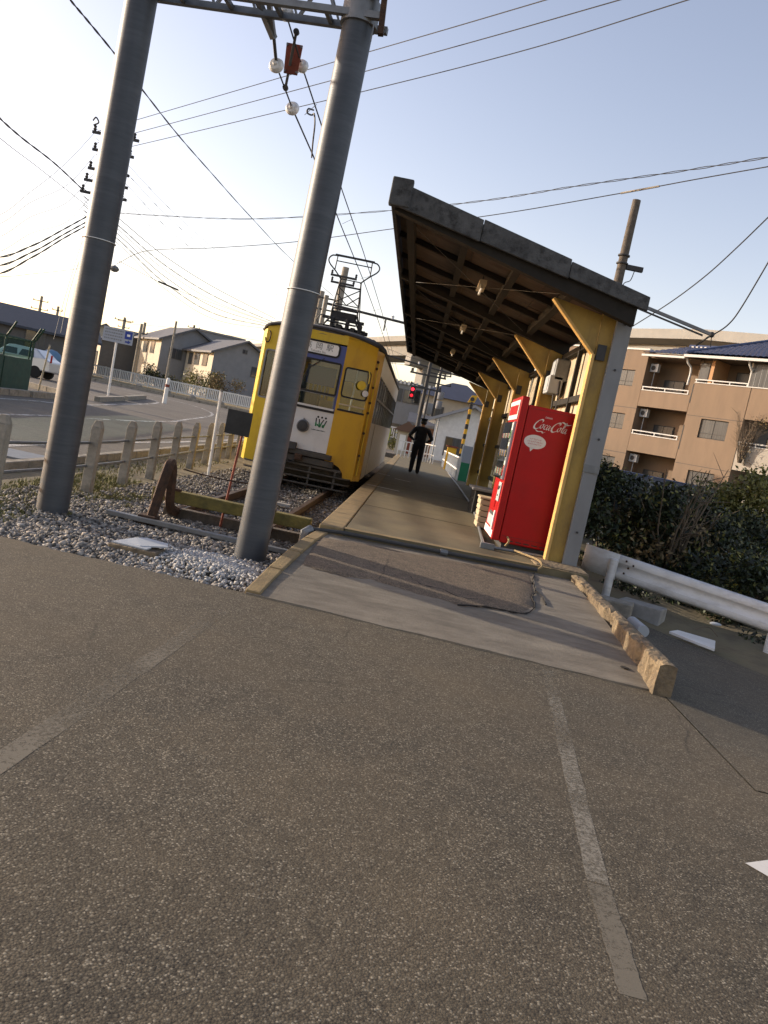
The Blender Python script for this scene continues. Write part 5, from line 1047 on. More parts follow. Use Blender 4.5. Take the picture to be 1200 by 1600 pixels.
# balconies bay
for kf,(fl,tp) in enumerate(((5.93,6.86),(3.25,4.27),(.55,1.6))):
    ab('balcony_parapet',BR,3.12,6.42,.0,.14,fl,tp); ab('balcony_slab',BR,3.12,6.42,.15,1.4,fl+.05,fl+.22)
    r_=ab('balcony_rail',M['railwhite'],3.16,6.25,-.02,.05,tp+.19,tp+.25); ab('rail_base',M['railwhite'],3.16,6.25,-.03,.06,tp+.003,tp+.05,r_)
    for q in range(3): ab('rail_post',M['railwhite'],3.18+q*1.5,3.24+q*1.5,-.01,.04,tp+.05,tp+.19,r_)
    awin(3.6,5.0,fl+.24,fl+1.84,d=1.32); 
    ac=ab('air_conditioner',M['plastic'],3.14,3.66,.35,.6,fl+2.38-.28,fl+2.38+.2,bev=.02); MB().lathe([(.14,-.012),(.14,.0)],(3.36,.345,fl+2.33),'y',16).build('fan_grille',M['dark'],ac); MB().tube([(3.4,.5,fl+2.1),(3.4,.5,fl+.3)],.025,6).build('drain_pipe',M['plastic'],A)
ab('recess_wall',BR,3.1,6.45,1.42,1.6,-.6,8.95); ab('recess_ceiling',BR,3.1,6.45,.1,1.4,8.8,8.9)
# right block
W2=[(7.42,9.07,4.60,5.66),(7.38,8.99,1.75,2.78)]
wall_holes('wall',BR,6.45,9.83,-.6,7.57,W2)
for h in W2: awin(*h,d=.06)
ab('wall_return',BR,6.45,6.62,.2,9,-.6,8.9); ab('wall_return',BR,9.63,9.83,.2,9,-.6,7.56)
for (z0,z1) in ((3.8,5.18),(6.44,7.5)): ab('expansion_gap',M['dark'],6.44,6.49,-.012,-.002,z0,z1)
ab('top_wall',BR,6.63,7.25,.25,.4,7.57,8.95); tw=ab('window',M['dark'],6.52,7.15,.16,.24,7.62,8.72); ab('pane',M['curtain'],6.57,7.1,.14,.158,7.68,8.66,tw)
ab('top_pier',mat('apt_orange',(.47,.27,.14),(.42,.24,.125),2,.9),7.25,7.45,.02,1.5,7.57,8.93); ab('top_recess_wall',BR,7.45,14,1.5,1.7,7.5,8.95); awin(8.0,9.5,7.62,8.55,d=1.4)
r_=ab('balcony_rail',M['railwhite'],6.5,9.6,-.03,.04,7.73,7.79); ab('rail_base',M['railwhite'],6.5,9.6,-.03,.05,7.573,7.62,r_)
for q in range(4): ab('rail_post',M['railwhite'],6.55+q*1.0,6.61+q*1.0,-.02,.03,7.62,7.73,r_)
sc_=ab('glass_screen',M['curtain'],9.66,12.5,-.02,.02,7.62,8.82); ab('screen_frame',M['railwhite'],9.6,9.66,-.03,.03,7.58,8.86,sc_); ab('screen_frame',M['railwhite'],9.66,12.5,-.03,.03,7.573,7.62,sc_)
for k_ in range(9): ab('screen_bar',M['galv2'],9.9+k_*.3,9.92+k_*.3,-.03,-.021,7.62,8.82,sc_)
# pale wing at the far right
for (fl,tp) in ((3.2,4.5),(.5,1.7),(5.9,7.56)):
    ab('balcony_parapet',GR if fl<5 else BR,9.85,14,.02,.16,fl,tp); 
    if fl<5:
        r_=ab('balcony_rail',M['railwhite'],9.86,14,.0,.06,tp+.16,tp+.22); ab('rail_base',M['railwhite'],9.86,14,-.01,.07,tp+.003,tp+.04,r_)
        for q in range(5): ab('rail_post',M['railwhite'],9.9+q*.9,9.95+q*.9,.01,.05,tp+.04,tp+.16,r_)
    ab('recess_wall',M['housegrey'],9.85,14,1.5,1.7,fl,fl+2.6); awin(10.6,12.4,fl+.3,fl+2.0,d=1.38,m='darkglass')
ab('back_wall',BR,-5,14,8.8,9.0,-.6,9.0)
# downpipes
MB().tube(crom([(5.86,-.35,8.9),(5.92,-.2,8.6),(6.05,.02,8.3),(6.1,-.05,7.4)],4),.06,8).build('downpipe',M['railwhite'],A,True); MB().tube(crom([(9.6,-.4,8.9),(9.62,-.3,8.7),(9.7,-.05,8.4)],4),.06,8).build('downpipe',M['railwhite'],A,True)
# tiled roofs: rows and ribs modelled
def tiled(p00,p10,p01,p11,rows,ribs):
    mb=MB(); P=[Vector(p) for p in (p00,p10,p01,p11)]; n=(P[1]-P[0]).cross(P[2]-P[0]).normalized(); n=n if n.z>0 else -n; vs=[]; k=ribs*4
    for j in range(rows):
        for tt,lift in ((j/rows,.05),((j+1)/rows,.0)):
            a=P[0].lerp(P[2],tt); b=P[1].lerp(P[3],tt)
            for i in range(k+1): vs.append(a.lerp(b,i/k)+n*(lift+.045*abs(math.sin(math.pi*i/4))))
    fs=[]
    for j in range(rows*2-1):
        for i in range(k): fs.append((j*(k+1)+i,j*(k+1)+i+1,(j+1)*(k+1)+i+1,(j+1)*(k+1)+i))
    return mb.add(vs,fs).build('roof_tiles',M['rooftile'],A,recalc=False)
tiled((3.0,-.5,8.95),(6.2,-.5,8.95),(4.2,2.2,9.9),(6.2,2.2,9.9),8,11); tiled((5.85,-.6,9.05),(15,-.6,9.05),(8.6,4.0,10.9),(15,4.0,10.9),14,30)
tiled((5.85,8.6,9.05),(5.85,-.6,9.05),(8.6,4.2,10.9),(8.6,4.0,10.9),14,26)
MB().tube([(4.2,2.2,9.95),(6.4,2.2,9.95)],.14,8).build('ridge_tile',M['rooftile'],A,True); MB().tube([(8.6,4,10.97),(15,4,10.97)],.16,8).build('ridge_tile',M['rooftile'],A,True); MB().tube([(5.9,-.55,9.12),(8.6,4,10.97)],.11,8).build('ridge_tile',M['rooftile'],A,True)
for q in range(12): ab('ridge_mark',M['railwhite'],8.9+q*.45,9.12+q*.45,3.83,3.845,10.9,10.98)
for q in range(7): ab('ridge_mark',M['railwhite'],4.4+q*.28,4.54+q*.28,2.03,2.045,9.9,9.97)
ab('eave_board',M['railwhite'],3.0,5.84,-.55,-.42,8.78,8.9); ab('eave_board',M['railwhite'],5.85,15,-.66,-.5,8.86,9.0); ab('soffit',BR,3.0,15,-.41,1.5,8.955,8.99)
# climbing plant on the pale balconies
vt=thing('climber','bare tangled climbing plant hanging on the pale balcony at the right edge','climbing plant',tuple(A.location+u*10.3+Vector((-.3,-.25,0)).normalized()*.0+Vector((-.15,-.12,3.6)))); twigs('stems',(0,0,0),34,2.6,1.1,M['twig'],vt,.02,31,5); leafmesh('foliage',[((.6,-.3,2.3),(.6,.5,.4),90),((.2,-.2,.4),(.5,.4,.5),60)],M['leafdry'],vt,(.04,.09),33)
# parked vehicles behind the hedge: only the roofs show
def boxcar(name,label,loc,rz,L,W_,H,mat_,kind):
    t=thing(name,label,'van' if kind=='van' else 'car',loc,rz)
    if kind=='van': pr=[(0,.35),(0,.95),(.18,1.1),(.55,H-.08),(.8,H),(L-.15,H),(L,H-.25),(L,.35)]
    else: pr=[(0,.35),(.02,.75),(.2,.9),(1.0,1.0),(1.55,H-.04),(1.9,H),(3.1,H-.02),(L-.35,1.1),(L-.05,.95),(L,.4)]
    vs=[]; n=len(pr)
    for yy,ins in ((-W_/2,.0),(-W_/2+.0,.0),(W_/2,.0)): pass
    m=MB(); st=[]
    for x,z in pr:
        k=.14*max(0,(z-.95))/(H-.95) if z>.95 else 0
        st.append(((x,-W_/2+k,z),(x,W_/2-k,z)))
    vs=[a for a,b in st]+[b for a,b in st]; m.add(vs,[tuple(range(n)),tuple(range(2*n-1,n-1,-1))]+[(i,i+n,(i+1)%n+n,(i+1)%n) for i in range(n)])
    body=m.build('body',mat_,t,bevel=.06)
    for s in (-1,1):
        if kind=='van': wins=[(.62,1.35),(1.45,2.45),(2.55,L-.25)]
        else: wins=[(1.35,2.15),(2.22,3.05)]
        for a,b in wins:
            z0,z1=1.02,H-.16; k0=.14*(z0-.95)/(H-.95); k1=.14*(z1-.95)/(H-.95); o_=.014
            MB().ext([(a-.2*(kind!='van')*0,s*(W_/2-k0+o_),z0),(b,s*(W_/2-k0+o_),z0),(b-.08,s*(W_/2-k1+o_),z1),(a+.12,s*(W_/2-k1+o_),z1)],(0,-s*.01,0)).build('side_window',M['darkglass'],t)
        for x in (.75,L-.75): 
            wv=MB().lathe([(.20,-.1),(.31,-.1),(.31,.1),(.20,.1)],(x,s*(W_/2-.09),.31),'y',20).build('tyre',M['tyre'],t,True); MB().lathe([(.001,-.09),(.2,-.095),(.2,.095),(.001,.09)],(x,s*(W_/2-.09),.31),'y',16).build('rim',M['galv2'],wv,True)
        MB().box(-.01,.06,s*W_/2-(.28 if s>0 else -.08),s*W_/2-(.08 if s>0 else -.28),.7,.85).build('headlight',M['plastic'],t,bevel=.02); MB().box(L-.05,L+.012,s*W_/2-(.2 if s>0 else -.06),s*W_/2-(.06 if s>0 else -.2),.9,1.3).build('tail_light',M['red'],t,bevel=.02)
    ws_=[(pr[2],pr[3]) if kind=='van' else (pr[3],pr[4])][0]
    (x0,z0),(x1,z1)=ws_; MB().ext([(x0-.01,-W_/2+.16,z0+.04),(x0-.01,W_/2-.16,z0+.04),(x1-.01,W_/2-.24,z1-.04),(x1-.01,-W_/2+.24,z1-.04)],(-.012,0,.012)).build('windscreen',M['darkglass'],t)
    return t
c_=at(965,770,30); boxcar('parked_van','dark blue van parked before the apartment, its roof showing over the hedge',(c_.x-.9,30.5,-.12),R(-18),4.4,1.7,1.95,M['navy'],'van')
c_=at(1060,790,31); boxcar('parked_van','silver white van parked before the apartment right of the dark blue van',(c_.x-1.3,31.5,-.3),R(-22),4.2,1.68,1.85,M['silver'],'van')
# ================================================================ viaduct
vt=thing('viaduct','long concrete elevated viaduct crossing behind the apartment block and tram','viaduct',(15.5,70,0)); VL=vt.location.copy()
path=[Vector((-52,225,16)),Vector((-28,170,15.4)),Vector((-6.4,120,14.8)),Vector((15.5,70,13.8)),Vector((22.2,55,12.7)),Vector((29,40,11.6))]
path=crom(path,3)
def sweep(name,prof,m):
    vs=[]; k=len(prof)
    for i,p in enumerate(path):
        d=(path[min(i+1,len(path)-1)]-path[max(i-1,0)]); d.z=0; d.normalize(); nn=Vector((d.y,-d.x,0)); nn=-nn if nn.dot(Vector((0,0,0))-p)<0 else nn
        for a,z in prof: vs.append(p-VL-nn*a+Vector((0,0,z)))
    n=len(path); fs=[(i*k+j,i*k+(j+1)%k,(i+1)*k+(j+1)%k,(i+1)*k+j) for i in range(n-1) for j in range(k)]+[tuple(range(k))[::-1],tuple((n-1)*k+j for j in range(k))]
    return MB().add(vs,fs).build(name,m,vt)
sweep('parapet',[(0,0),(.25,0),(.25,-.75),(0,-.75)],M['viaduct']); sweep('deck',[(.02,-.75),(9,-.75),(9,-1.0),(.9,-1.0)],M['viaduct']); sweep('girder',[(1.3,-1.0),(7.6,-1.0),(7.2,-2.4),(1.7,-2.4)],M['viaduct'])
for q in (Vector((-3.6,113,0)),Vector((-17,145,0)),Vector((9.5,84,0)),Vector((24.5,52,0))):
    d=Vector((.4,-.91,0)).normalized(); nn=Vector((.91,.4,0)); c=q-VL+nn*3.6; z1=12.0 if q.y>80 else 10.2
    MB().beam(c,c+Vector((0,0,z1-1.3)),2.2,2.6,up=(.4,-.91,0)).build('pier',M['viaduct'],vt,bevel=.1); MB().beam(c-nn*3.2+Vector((0,0,z1-.65)),c+nn*3.2+Vector((0,0,z1-.65)),2.0,1.3).build('crosshead',M['viaduct'],vt,bevel=.1)
# ================================================================ left background
gt=lambda y:terrain(-20,y)
t=thing('green_fence','green walled enclosure fence with netting and slanted post arms beside the road','fence',(-13.9,29,0)); q0=Vector((-13.45,16,0)); q1=Vector((-13.93,29.2,0)); q2=Vector((-19,31.0,0)); o_=t.location.copy()
for (a,b) in ((q0,q1),(q1+Vector((-.1,.03,0)),q2)):
    L=(b-a).length; n=max(2,int(L/1.9))
    for i in range(n):
        p=a.lerp(b,i/n+.004); r_=a.lerp(b,(i+1)/n-.004); z=.13+(.08 if b is q1 else .1)
        MB().beam(p-o_+Vector((0,0,.66)),r_-o_+Vector((0,0,.69)),.14,1.36).build('wall_panel',M['green'],t)
        MB().face([p-o_+Vector((0,0,1.35)),r_-o_+Vector((0,0,1.38)),r_-o_+Vector((0,0,2.0)),p-o_+Vector((0,0,1.97))]).build('netting',M['mesh'],t)
        MB().tube([p-o_+Vector((0,0,.2)),p-o_+Vector((0,0,2.0)),p-o_+Vector((.12,-.1,2.1)),p-o_+Vector((.42,-.3,2.5))],.035,6).build('post',M['green'],t,True)
    MB().tube([a-o_+Vector((0,0,1.99)),b-o_+Vector((0,0,2.01))],.03,6).build('top_rail',M['green'],t,True)
MB().tube([q1-o_+Vector((0,0,.2)),q1-o_+Vector((0,0,2.0)),q1-o_+Vector((.12,-.1,2.1)),q1-o_+Vector((.42,-.3,2.5))],.04,6).build('post',M['green'],t,True)
boxcar('parked_car','silver hatchback car parked behind the green fence, rear lamp to the right',(-23.35,43.6,gt(43.6)),0,3.95,1.68,1.5,M['silver'],'car')
p0=at(60,602,31); p1=at(78,540,31); t=thing('marker_pole','thin tan marker pole standing before the silver car','pole',tuple(p0)); MB().tube([(0,0,-.6),p1-p0],.035,6).build('shaft',M['cream'],t,True); MB().tube([p1-p0,p1-p0+Vector((0,0,.03))],.04,6).build('cap',M['galv2'],t)
sb=at(168,622,37); t=thing('road_sign','pale grey direction board with a blue panel on a white post','sign',(sb.x,37,gt(37)))
e=at(181,540,37); MB().tube([(0,0,-.2),(e.x-sb.x,0,e.z-gt(37)+.3)],.055,8).build('post',M['white'],t,True)
bx0,bx1,bz0,bz1=-14.62-sb.x,-13.25-sb.x,2.86-gt(37),3.5-gt(37)
bd=MB().box(bx0,bx1,-.08,-.06,bz0,bz1).build('board',M['spale'],t); MB().box(bx1-.38,bx1-.05,-.09,-.082,bz0+.24,bz1-.06).build('blue_panel',M['sblue'],bd); MB().box(bx1-.28,bx1-.14,-.095,-.091,bz0+.36,bz1-.18).build('pictogram',M['whiteclean'],bd)
MB().ext([(bx1-.33,-.09,bz0+.08),(bx1-.2,-.09,bz0+.08),(bx1-.2,-.09,bz0+.03),(bx1-.07,-.09,bz0+.12),(bx1-.2,-.09,bz0+.2),(bx1-.2,-.09,bz0+.15),(bx1-.33,-.09,bz0+.15)],(0,.006,0)).build('arrow',M['sblue'],bd)
rs=random.Random(4)
for k in range(4):
    x=bx0+.08
    while x<bx1-.5:
        w_=rs.uniform(.03,.09); MB().box(x,x+w_,-.085,-.081,bz1-.14-k*.13,bz1-.08-k*.13).build('small_print',M['housegrey'],bd); x+=w_+.03
wb=at(258,622,45); t=thing('bollard','white traffic bollard at the end of the kerb island','bollard',(wb.x,45,gt(45)-.05)); MB().tube([(0,0,0),(0,0,1.4)],[.12,.10],12).build('shaft',M['white'],t,True); MB().ball((0,0,1.4),(.1,.1,.06),10,6).build('top',M['white'],t,True); MB().lathe([(.118,.95),(.122,.95),(.12,1.1),(.115,1.1)],n=12).build('reflector_band',M['redrust'],t,True)
# white panel fence beyond the verge
t=thing('white_fence','long low white slatted fence beyond the dry grass verge','fence',(-20,70,gt(70)+.05))
pm=None
for i in range(26):
    x=-20-14+i*1.35
    if pm is None:
        m=MB(); 
        for k in range(8): m.box(k*.16+.02,k*.16+.10,-.02,.02,.12,1.0)
        m.box(0,1.3,-.03,.03,.95,1.05); m.box(0,1.3,-.03,.03,.15,.23); pm=m.build('fence_panel',M['white'],t); o=pm
    else: o=pm.copy(); COL.objects.link(o)
    o.location=(x+20,-.25*i+2,0.0); o.rotation_euler=(0,0,R(-10.5))
    MB().box(x+20-.05,x+20,-.25*i+1.97,-.25*i+2.05,-.1,1.08).build('fence_post',M['white'],t)
for k,nth in enumerate(('leftmost','second from the left','third from the left','third from the right','second from the right','rightmost')):
    x=-24+k*2.3+rs.uniform(-.5,.5); tag(MB().ball((x,62.5-.1*k,gt(62)+.2),(.3,.25,.22),7,5).build('boulder',M['postconc']),'small dark stone on the dry grass verge, %s of six'%nth,'stone','stones along the verge')
def house(label,loc,rz,W_,D_,H,RH,wm,rm,wins,side=None,ov=.5,sidem=None,cat='house',axis='y',name='house'):
    t=thing(name,label,cat,loc,rz); wall=MB(); 
    wall.box(-W_/2,W_/2,0,D_,-.5,H); wall.build('wall',wm,t)
    if sidem: MB().box(-W_/2-.03,-W_/2-.004,.0,D_,-.5,H).build('sunlit_side',sidem,t)  # thin sheet giving the sun-facing wall its lit cream tone
    if RH>0:
        if axis=='y':      # gable faces the front
            MB().ext([(-W_/2,0,H),(W_/2,0,H),(0,0,H+RH)],(0,D_,0)).build('gable',wm,t)
            for s in (-1,1):
                a=Vector((0,-ov,H+RH+.1)); b=Vector((s*(W_/2+ov),-ov,H-ov*RH/(W_/2)+.1)); MB().ext([a,b,b-Vector((0,0,.18)),a-Vector((0,0,.18))],(0,D_+2*ov,0)).build('roof',rm,t)
        elif axis=='x':
            for s,y0 in ((-1,-ov),(1,D_+ov)):
                a=Vector((-W_/2-ov,D_/2,H+RH+.1)); b=Vector((-W_/2-ov,y0,H-.1)); MB().ext([a,b,b-Vector((0,0,.18)),a-Vector((0,0,.18))],(W_+2*ov,0,0)).build('roof',rm,t)
            MB().ext([(-W_/2,0,H),(-W_/2,D_,H),(-W_/2,D_/2,H+RH-.1)],(W_,0,0)).build('gable',wm,t)
        else:              # hip
            vs=[(-W_/2-ov,-ov,H),(W_/2+ov,-ov,H),(W_/2+ov,D_+ov,H),(-W_/2-ov,D_+ov,H),(-W_/2+D_*.4,D_/2,H+RH),(W_/2-D_*.4,D_/2,H+RH)]
            MB().add(vs,[(0,1,5,4),(1,2,5),(2,3,4,5),(3,0,4),(3,2,1,0)]).build('roof',rm,t)
    else: MB().box(-W_/2-.15,W_/2+.15,-.15,D_+.15,H,H+.25).build('roof',rm,t)
    for (x0,x1,z0,z1) in wins:
        w_=MB().box(x0,x1,-.05,-.01,z0,z1).build('window',M['housedark'],t); mid=(x0+x1)/2
        MB().box(x0+.06,mid-.03,-.07,-.052,z0+.06,z1-.06).build('pane',M['darkglass'],w_); MB().box(mid+.03,x1-.06,-.07,-.052,z0+.06,z1-.06).build('pane',M['curtain'],w_)
    for (y0,y1,z0,z1) in (side or []):
        w_=MB().box(-W_/2-.08,-W_/2-.04,y0,y1,z0,z1).build('window',M['housedark'],t); MB().box(-W_/2-.1,-W_/2-.082,y0+.06,y1-.06,z0+.06,z1-.06).build('pane',M['curtain'],w_)
    return t
def hz(px,py,Y): return at(px,py,Y)
gb=gt(90)
c=at(290,600,86); house('grey gabled two storey house with a sunlit cream side wall, left of two alike',(c.x,86,gb),R(35),6.4,8,5.1,1.6,M['housegrey'],M['roofgrey'],[(.6,2.2,3.2,4.4),(-2.3,-.9,3.2,4.3)],[(2,3.4,3.4,4.6),(4.5,6,3.4,4.6),(2,3.5,.8,2.1)],sidem=M['housecream'])
c=at(372,612,80); house('grey gabled two storey house with a sunlit cream side wall, right of two alike',(c.x,80,gb),R(33),6.0,8.5,4.6,1.5,M['housegrey'],M['roofgrey'],[(.9,2.2,2.9,3.9),(-.3,.2,4.9,5.3)],[(1.5,3,3,4.2),(4,5.5,3,4.2),(6.3,7.5,3,4.2),(2,4,.7,2)],sidem=M['housecream'])
c=at(200,600,92); house('dark low house with lit cream strip behind the direction board',(c.x,92,gb),R(30),7,6,4.0,1.2,M['housedark'],M['roofgrey'],[(1,2.4,2.4,3.4)],[(1,2.2,1,2.6)],sidem=M['housecream'])
c=at(152,585,98); house('pale low house with a cream gable left of the direction board',(c.x,98,gb),R(25),6,7,4.2,1.8,M['housecream'],M['roofgrey'],[(-1,.4,2.2,3.4)])
c=at(225,592,112); house('far dark roofed house between the direction board and the grey houses',(c.x,112,gb+.4),R(20),9,7,4.6,1.6,M['housedark'],M['roofgrey'],[(-2,0,3,4)],axis='x')
c=at(338,560,120); house('far flat roofed grey building behind the grey houses',(c.x,120,gb),R(20),7,6,9.0,0,M['housegrey'],M['housegrey'],[(-2,-.5,6,7.2),(1,2.5,6,7.2)],cat='building')
c=at(10,560,62); house('wide dark house with blue grey roof behind the green fence at the left edge',(c.x,62,gb-.3),R(28),12,9,3.0,1.4,M['housedark'],mat('roof_bluegrey',(.05,.058,.075),(.04,.047,.062),3,.7),[(-3,-1,1.4,2.8),(1,2.5,1.4,2.8)],axis='x')
c=at(100,560,105); house('brown roofed house far behind the left steel pole',(c.x,105,gb),R(20),11,8,4.0,2.2,M['housedark'],mat('roof_brown',(.12,.105,.08),(.10,.085,.065),3,.8),[(-2,0,1.8,3)],axis='x')
# shrubs before the houses
for i,(px,py,Y,r_,lb,mm) in enumerate(((235,585,80,1.3,'dark round shrub before the left grey house','leafdark'),(308,600,76,1.7,'olive shrub between the two grey houses','leafmid'),(350,608,74,1.5,'brownish shrub before the right grey house','leafdry'),(270,592,80,1.0,'small dark shrub before the gable of the left grey house','leafdark'))):
    c=at(px,py,Y); shrub(lb,(c.x,Y,gb-.1),[((rs.uniform(-.8,.8)*r_,rs.uniform(-.5,.5),rs.uniform(.4,1.3)*r_),(.6*r_,.5*r_,.5*r_),220) for _ in range(7)],M[mm],40+i,r_*1.4,(.07,.15),spread=r_*.6,group='shrubs before the far houses')
c=at(82,545,60); tag(MB().ball((c.x,60,gt(60)+.9),(.8,.8,.7),10,7).build('blue_tarp',mat('tarp_blue',(.10,.19,.30),rough=.6),None,True),'rounded light blue covered heap behind the silver car','tarpaulin')
# ---------------------------------------------------------------- utility poles
def utility(label,px,pyb,pyt,Y,r,arms,base=None,name='utility_pole',tr=None,xs=None,sm='postconc'):
    b=at(px[0],pyb,Y); tp=at(px[1],pyt,Y); x=(b.x+tp.x)/2 if xs is None else xs; z0=base if base is not None else gt(min(Y,82))-.2
    t=thing(name,label,'utility pole',(x,Y,z0)); H=tp.z-z0; MB().tube([(0,0,0),(0,0,H)],[r*1.25,r],10).build('shaft',M[sm],t,True)
    for (dz,w_) in arms:
        a=MB().beam((-w_*.6,-.12,H-dz),(w_*.6,-.12,H-dz),.07,.09).build('crossarm',M['dark'],t)
        for k in (-1,1): MB().lathe([(.03,0),(.06,.05),(.04,.1),(.06,.14),(.02,.18)],(k*w_*.55,-.12,H-dz+.045),n=8).build('insulator',M['dark'],a,True)
    for dz in (tr or []): MB().lathe([(.2,-.3),(.24,-.25),(.24,.25),(.2,.3)],(.35,-.1,H-dz),n=12).build('transformer',M['housegrey'],t,True)
    return t,H
up,uH=utility('tall utility pole with five crossarms hidden behind the left steel pole',(105,160),625,192,32,.16,(),base=.2)
UX=up.location.x; 
for (px,py,ln) in ((147,208,.9),(147,235,.8),(140,264,.8),(134,282,.85),(128,300,.9)):
    p=at(px,py,32); a=MB().beam((p.x-UX,-.15,p.z-.2),(p.x-UX+2*ln,-.15,p.z-.2),.08,.10).build('crossarm',M['dark'],up)
    for k in (0,1.7): MB().lathe([(.03,0),(.07,.06),(.04,.12),(.07,.17),(.02,.22)],(p.x-UX+.08+k*ln,-.15,p.z-.155),n=8).build('insulator',M['dark'],a,True)
MB().beam((at(158,252,32).x-UX,-.15,at(158,252,32).z-.2),(0,0,at(158,252,32).z-.7),.05,.05).build('strut',M['dark'],up)
MB().tube(crom([(at(147,200,32).x-UX,-.2,at(147,200,32).z),(at(152,195,32).x-UX,-.2,at(152,195,32).z),(at(156,203,32).x-UX,-.2,at(156,203,32).z),(at(148,207,32).x-UX,-.2,at(148,207,32).z)],5),.03,5).build('cut_out_loop',M['dark'],up,True)
lp=at(179,420,31); t=thing('street_lamp','small round street lamp head seen just right of the left steel pole','street lamp',tuple(lp)); MB().lathe([(.02,.12),(.10,.10),(.17,.02),(.16,-.04),(.10,-.1),(.02,-.12)],n=16).build('head',M['galv2'],t,True); MB().tube([(0,0,.1),(-.2,.5,.2),(-.5,1,.1)],.025,6).build('arm',M['dark'],t,True)
utility('distant utility pole, left of two standing above the wide dark house',(60,62),520,462,100,.16,((.6,1.6),(1.6,1.8),(3.4,1.2)),tr=[4.2])
utility('distant utility pole, right of two above the brown roofed house',(84,88),545,478,100,.15,((.5,1.1),(1.6,1.0)),tr=[2.6])
utility('short far utility pole above the left end of the direction board',(186,190),590,497,115,.15,((.4,1.6),(1.2,1.4)))
utility('far utility pole with one wide crossarm above the middle of the direction board',(186,191),590,495,102,.15,((.4,2.0),),xs=at(191,520,102).x)
utility('plain far utility pole, left of a close pair right of the direction board',(212,217),590,505,88,.15,())
utility('far utility pole with short arm, right of a close pair beside the board',(216,223),590,503,90,.15,((1.2,.8),))
utility('thin bare pole standing before the gable of the left grey house',(264,271),595,501,74,.10,())
utility('far utility pole with crossarms above the roof of the left grey house',(294,299),590,507,112,.15,((.4,1.4),(1.2,1.3),(2.0,1.2)))
utility('thick concrete pole rising behind the tram pantograph',(512,541),560,418,38,.15,((.45,1.0),(.75,.9)),base=.1)
utility('concrete pole with insulators just right of the right steel pole above the tram',(488,499),560,454,52,.16,((.4,1.6),(1.1,1.6),(3.4,2.2)),base=.2)
utility('utility pole with crossarms above the railway signals at the platform end',(655,673),660,560,44,.09,((.9,1.6),(1.6,1.4)),base=.1,tr=[2.6],sm='dark')
utility('utility pole with transformer cans behind the hip roofed house',(681,687),640,568,62,.10,((.8,1.4),(1.5,1.6)),base=.3,tr=[2.3,3.0],sm='dark')
# ---------------------------------------------------------------- centre background
B('crossing_road',M['road'],None,-12,26,45,53,.10,.33)['kind']='structure'
hh=house('pale grey flat building with white roof edge beyond the platform end',(-2.2,76,.3),0,7.4,8,5.6,0,M['housegrey'],M['housegrey'],[(.3,2.0,4.0,5.2),(-.9,.2,4.0,5.2),(-.4,1.4,.8,2.0)],cat='building')
for k in range(20): MB().box(-3.7+k*.38,-3.5+k*.38,-.22,-.16,5.62,5.95).build('roof_edge_tooth',M['white'],hh)
house('cream two storey house with blue grey hip roof beyond the crossing',(2.3,66,.4),R(-8),5.2,5,4.5,1.5,M['housecream'],mat('roof_blueslate',(.055,.065,.10),(.045,.052,.08),3,.6),[(-1.8,-.6,2.6,3.8),(.1,1.1,2.7,3.7),(-1.0,.2,.5,1.8)],axis='hip')
house('white low shed with sloping grey roof right of the crossing pole',(3.2,51,.3),R(-6),4.4,5,2.6,1.1,M['white'],mat('roof_pale',(.30,.31,.33),(.26,.27,.29),3,.7),[(-1.4,-.4,.4,1.6),(.4,1.4,.4,1.6)],axis='y',cat='shed')
house('brown brick low building behind the left platform fence',(1.0,57,.3),0,2.6,3,2.2,.5,mat('brick_brown',(.19,.10,.065),(.15,.08,.055),5,.9),M['roofgrey'],[(-.9,-.1,.3,1.5)],axis='x',cat='building')
t=thing('roadside_hut','tiny wooden hut with a brown roof beside the person on the platform','hut',(-.55,47,.15)); MB().box(-.5,.5,0,.8,0,1.5).build('wall',M['housecream'],t); MB().ext([(-.8,-.3,1.5),(.8,-.3,1.5),(0,-.3,2.1)],(0,1.4,0)).build('roof',mat('roof_hut',(.14,.085,.06),rough=.9),t); MB().box(-.35,.0,-.03,-.005,.4,1.3).build('notice',M['whiteclean'],t); MB().box(.1,.35,-.03,-.005,.3,1.3).build('door',M['redrust'],t)
shrub('trimmed yellow green hedge beside the tram at the platform end',(-2.2,58,.3),[((rs.uniform(-1.8,3.2),rs.uniform(-.4,.4),rs.uniform(.2,1.2)),(.5,.5,.4),160) for _ in range(26)],M['leafmid'],61,1.1,(.05,.11),group=None,nt=8,name='hedge',cat='hedge')
c=at(603,677,40); t=thing('small_notice','small yellow green notice plate on a stand right beside the tram flank','sign',(c.x,40,.1)); MB().box(-.2,.2,-.02,.0,c.z-.1-.3,c.z-.1+.3).build('plate',mat('limegreen',(.42,.52,.04),rough=.5),t); MB().tube([(0,.02,0),(0,.02,c.z)],.02,6).build('stand',M['galv2'],t)
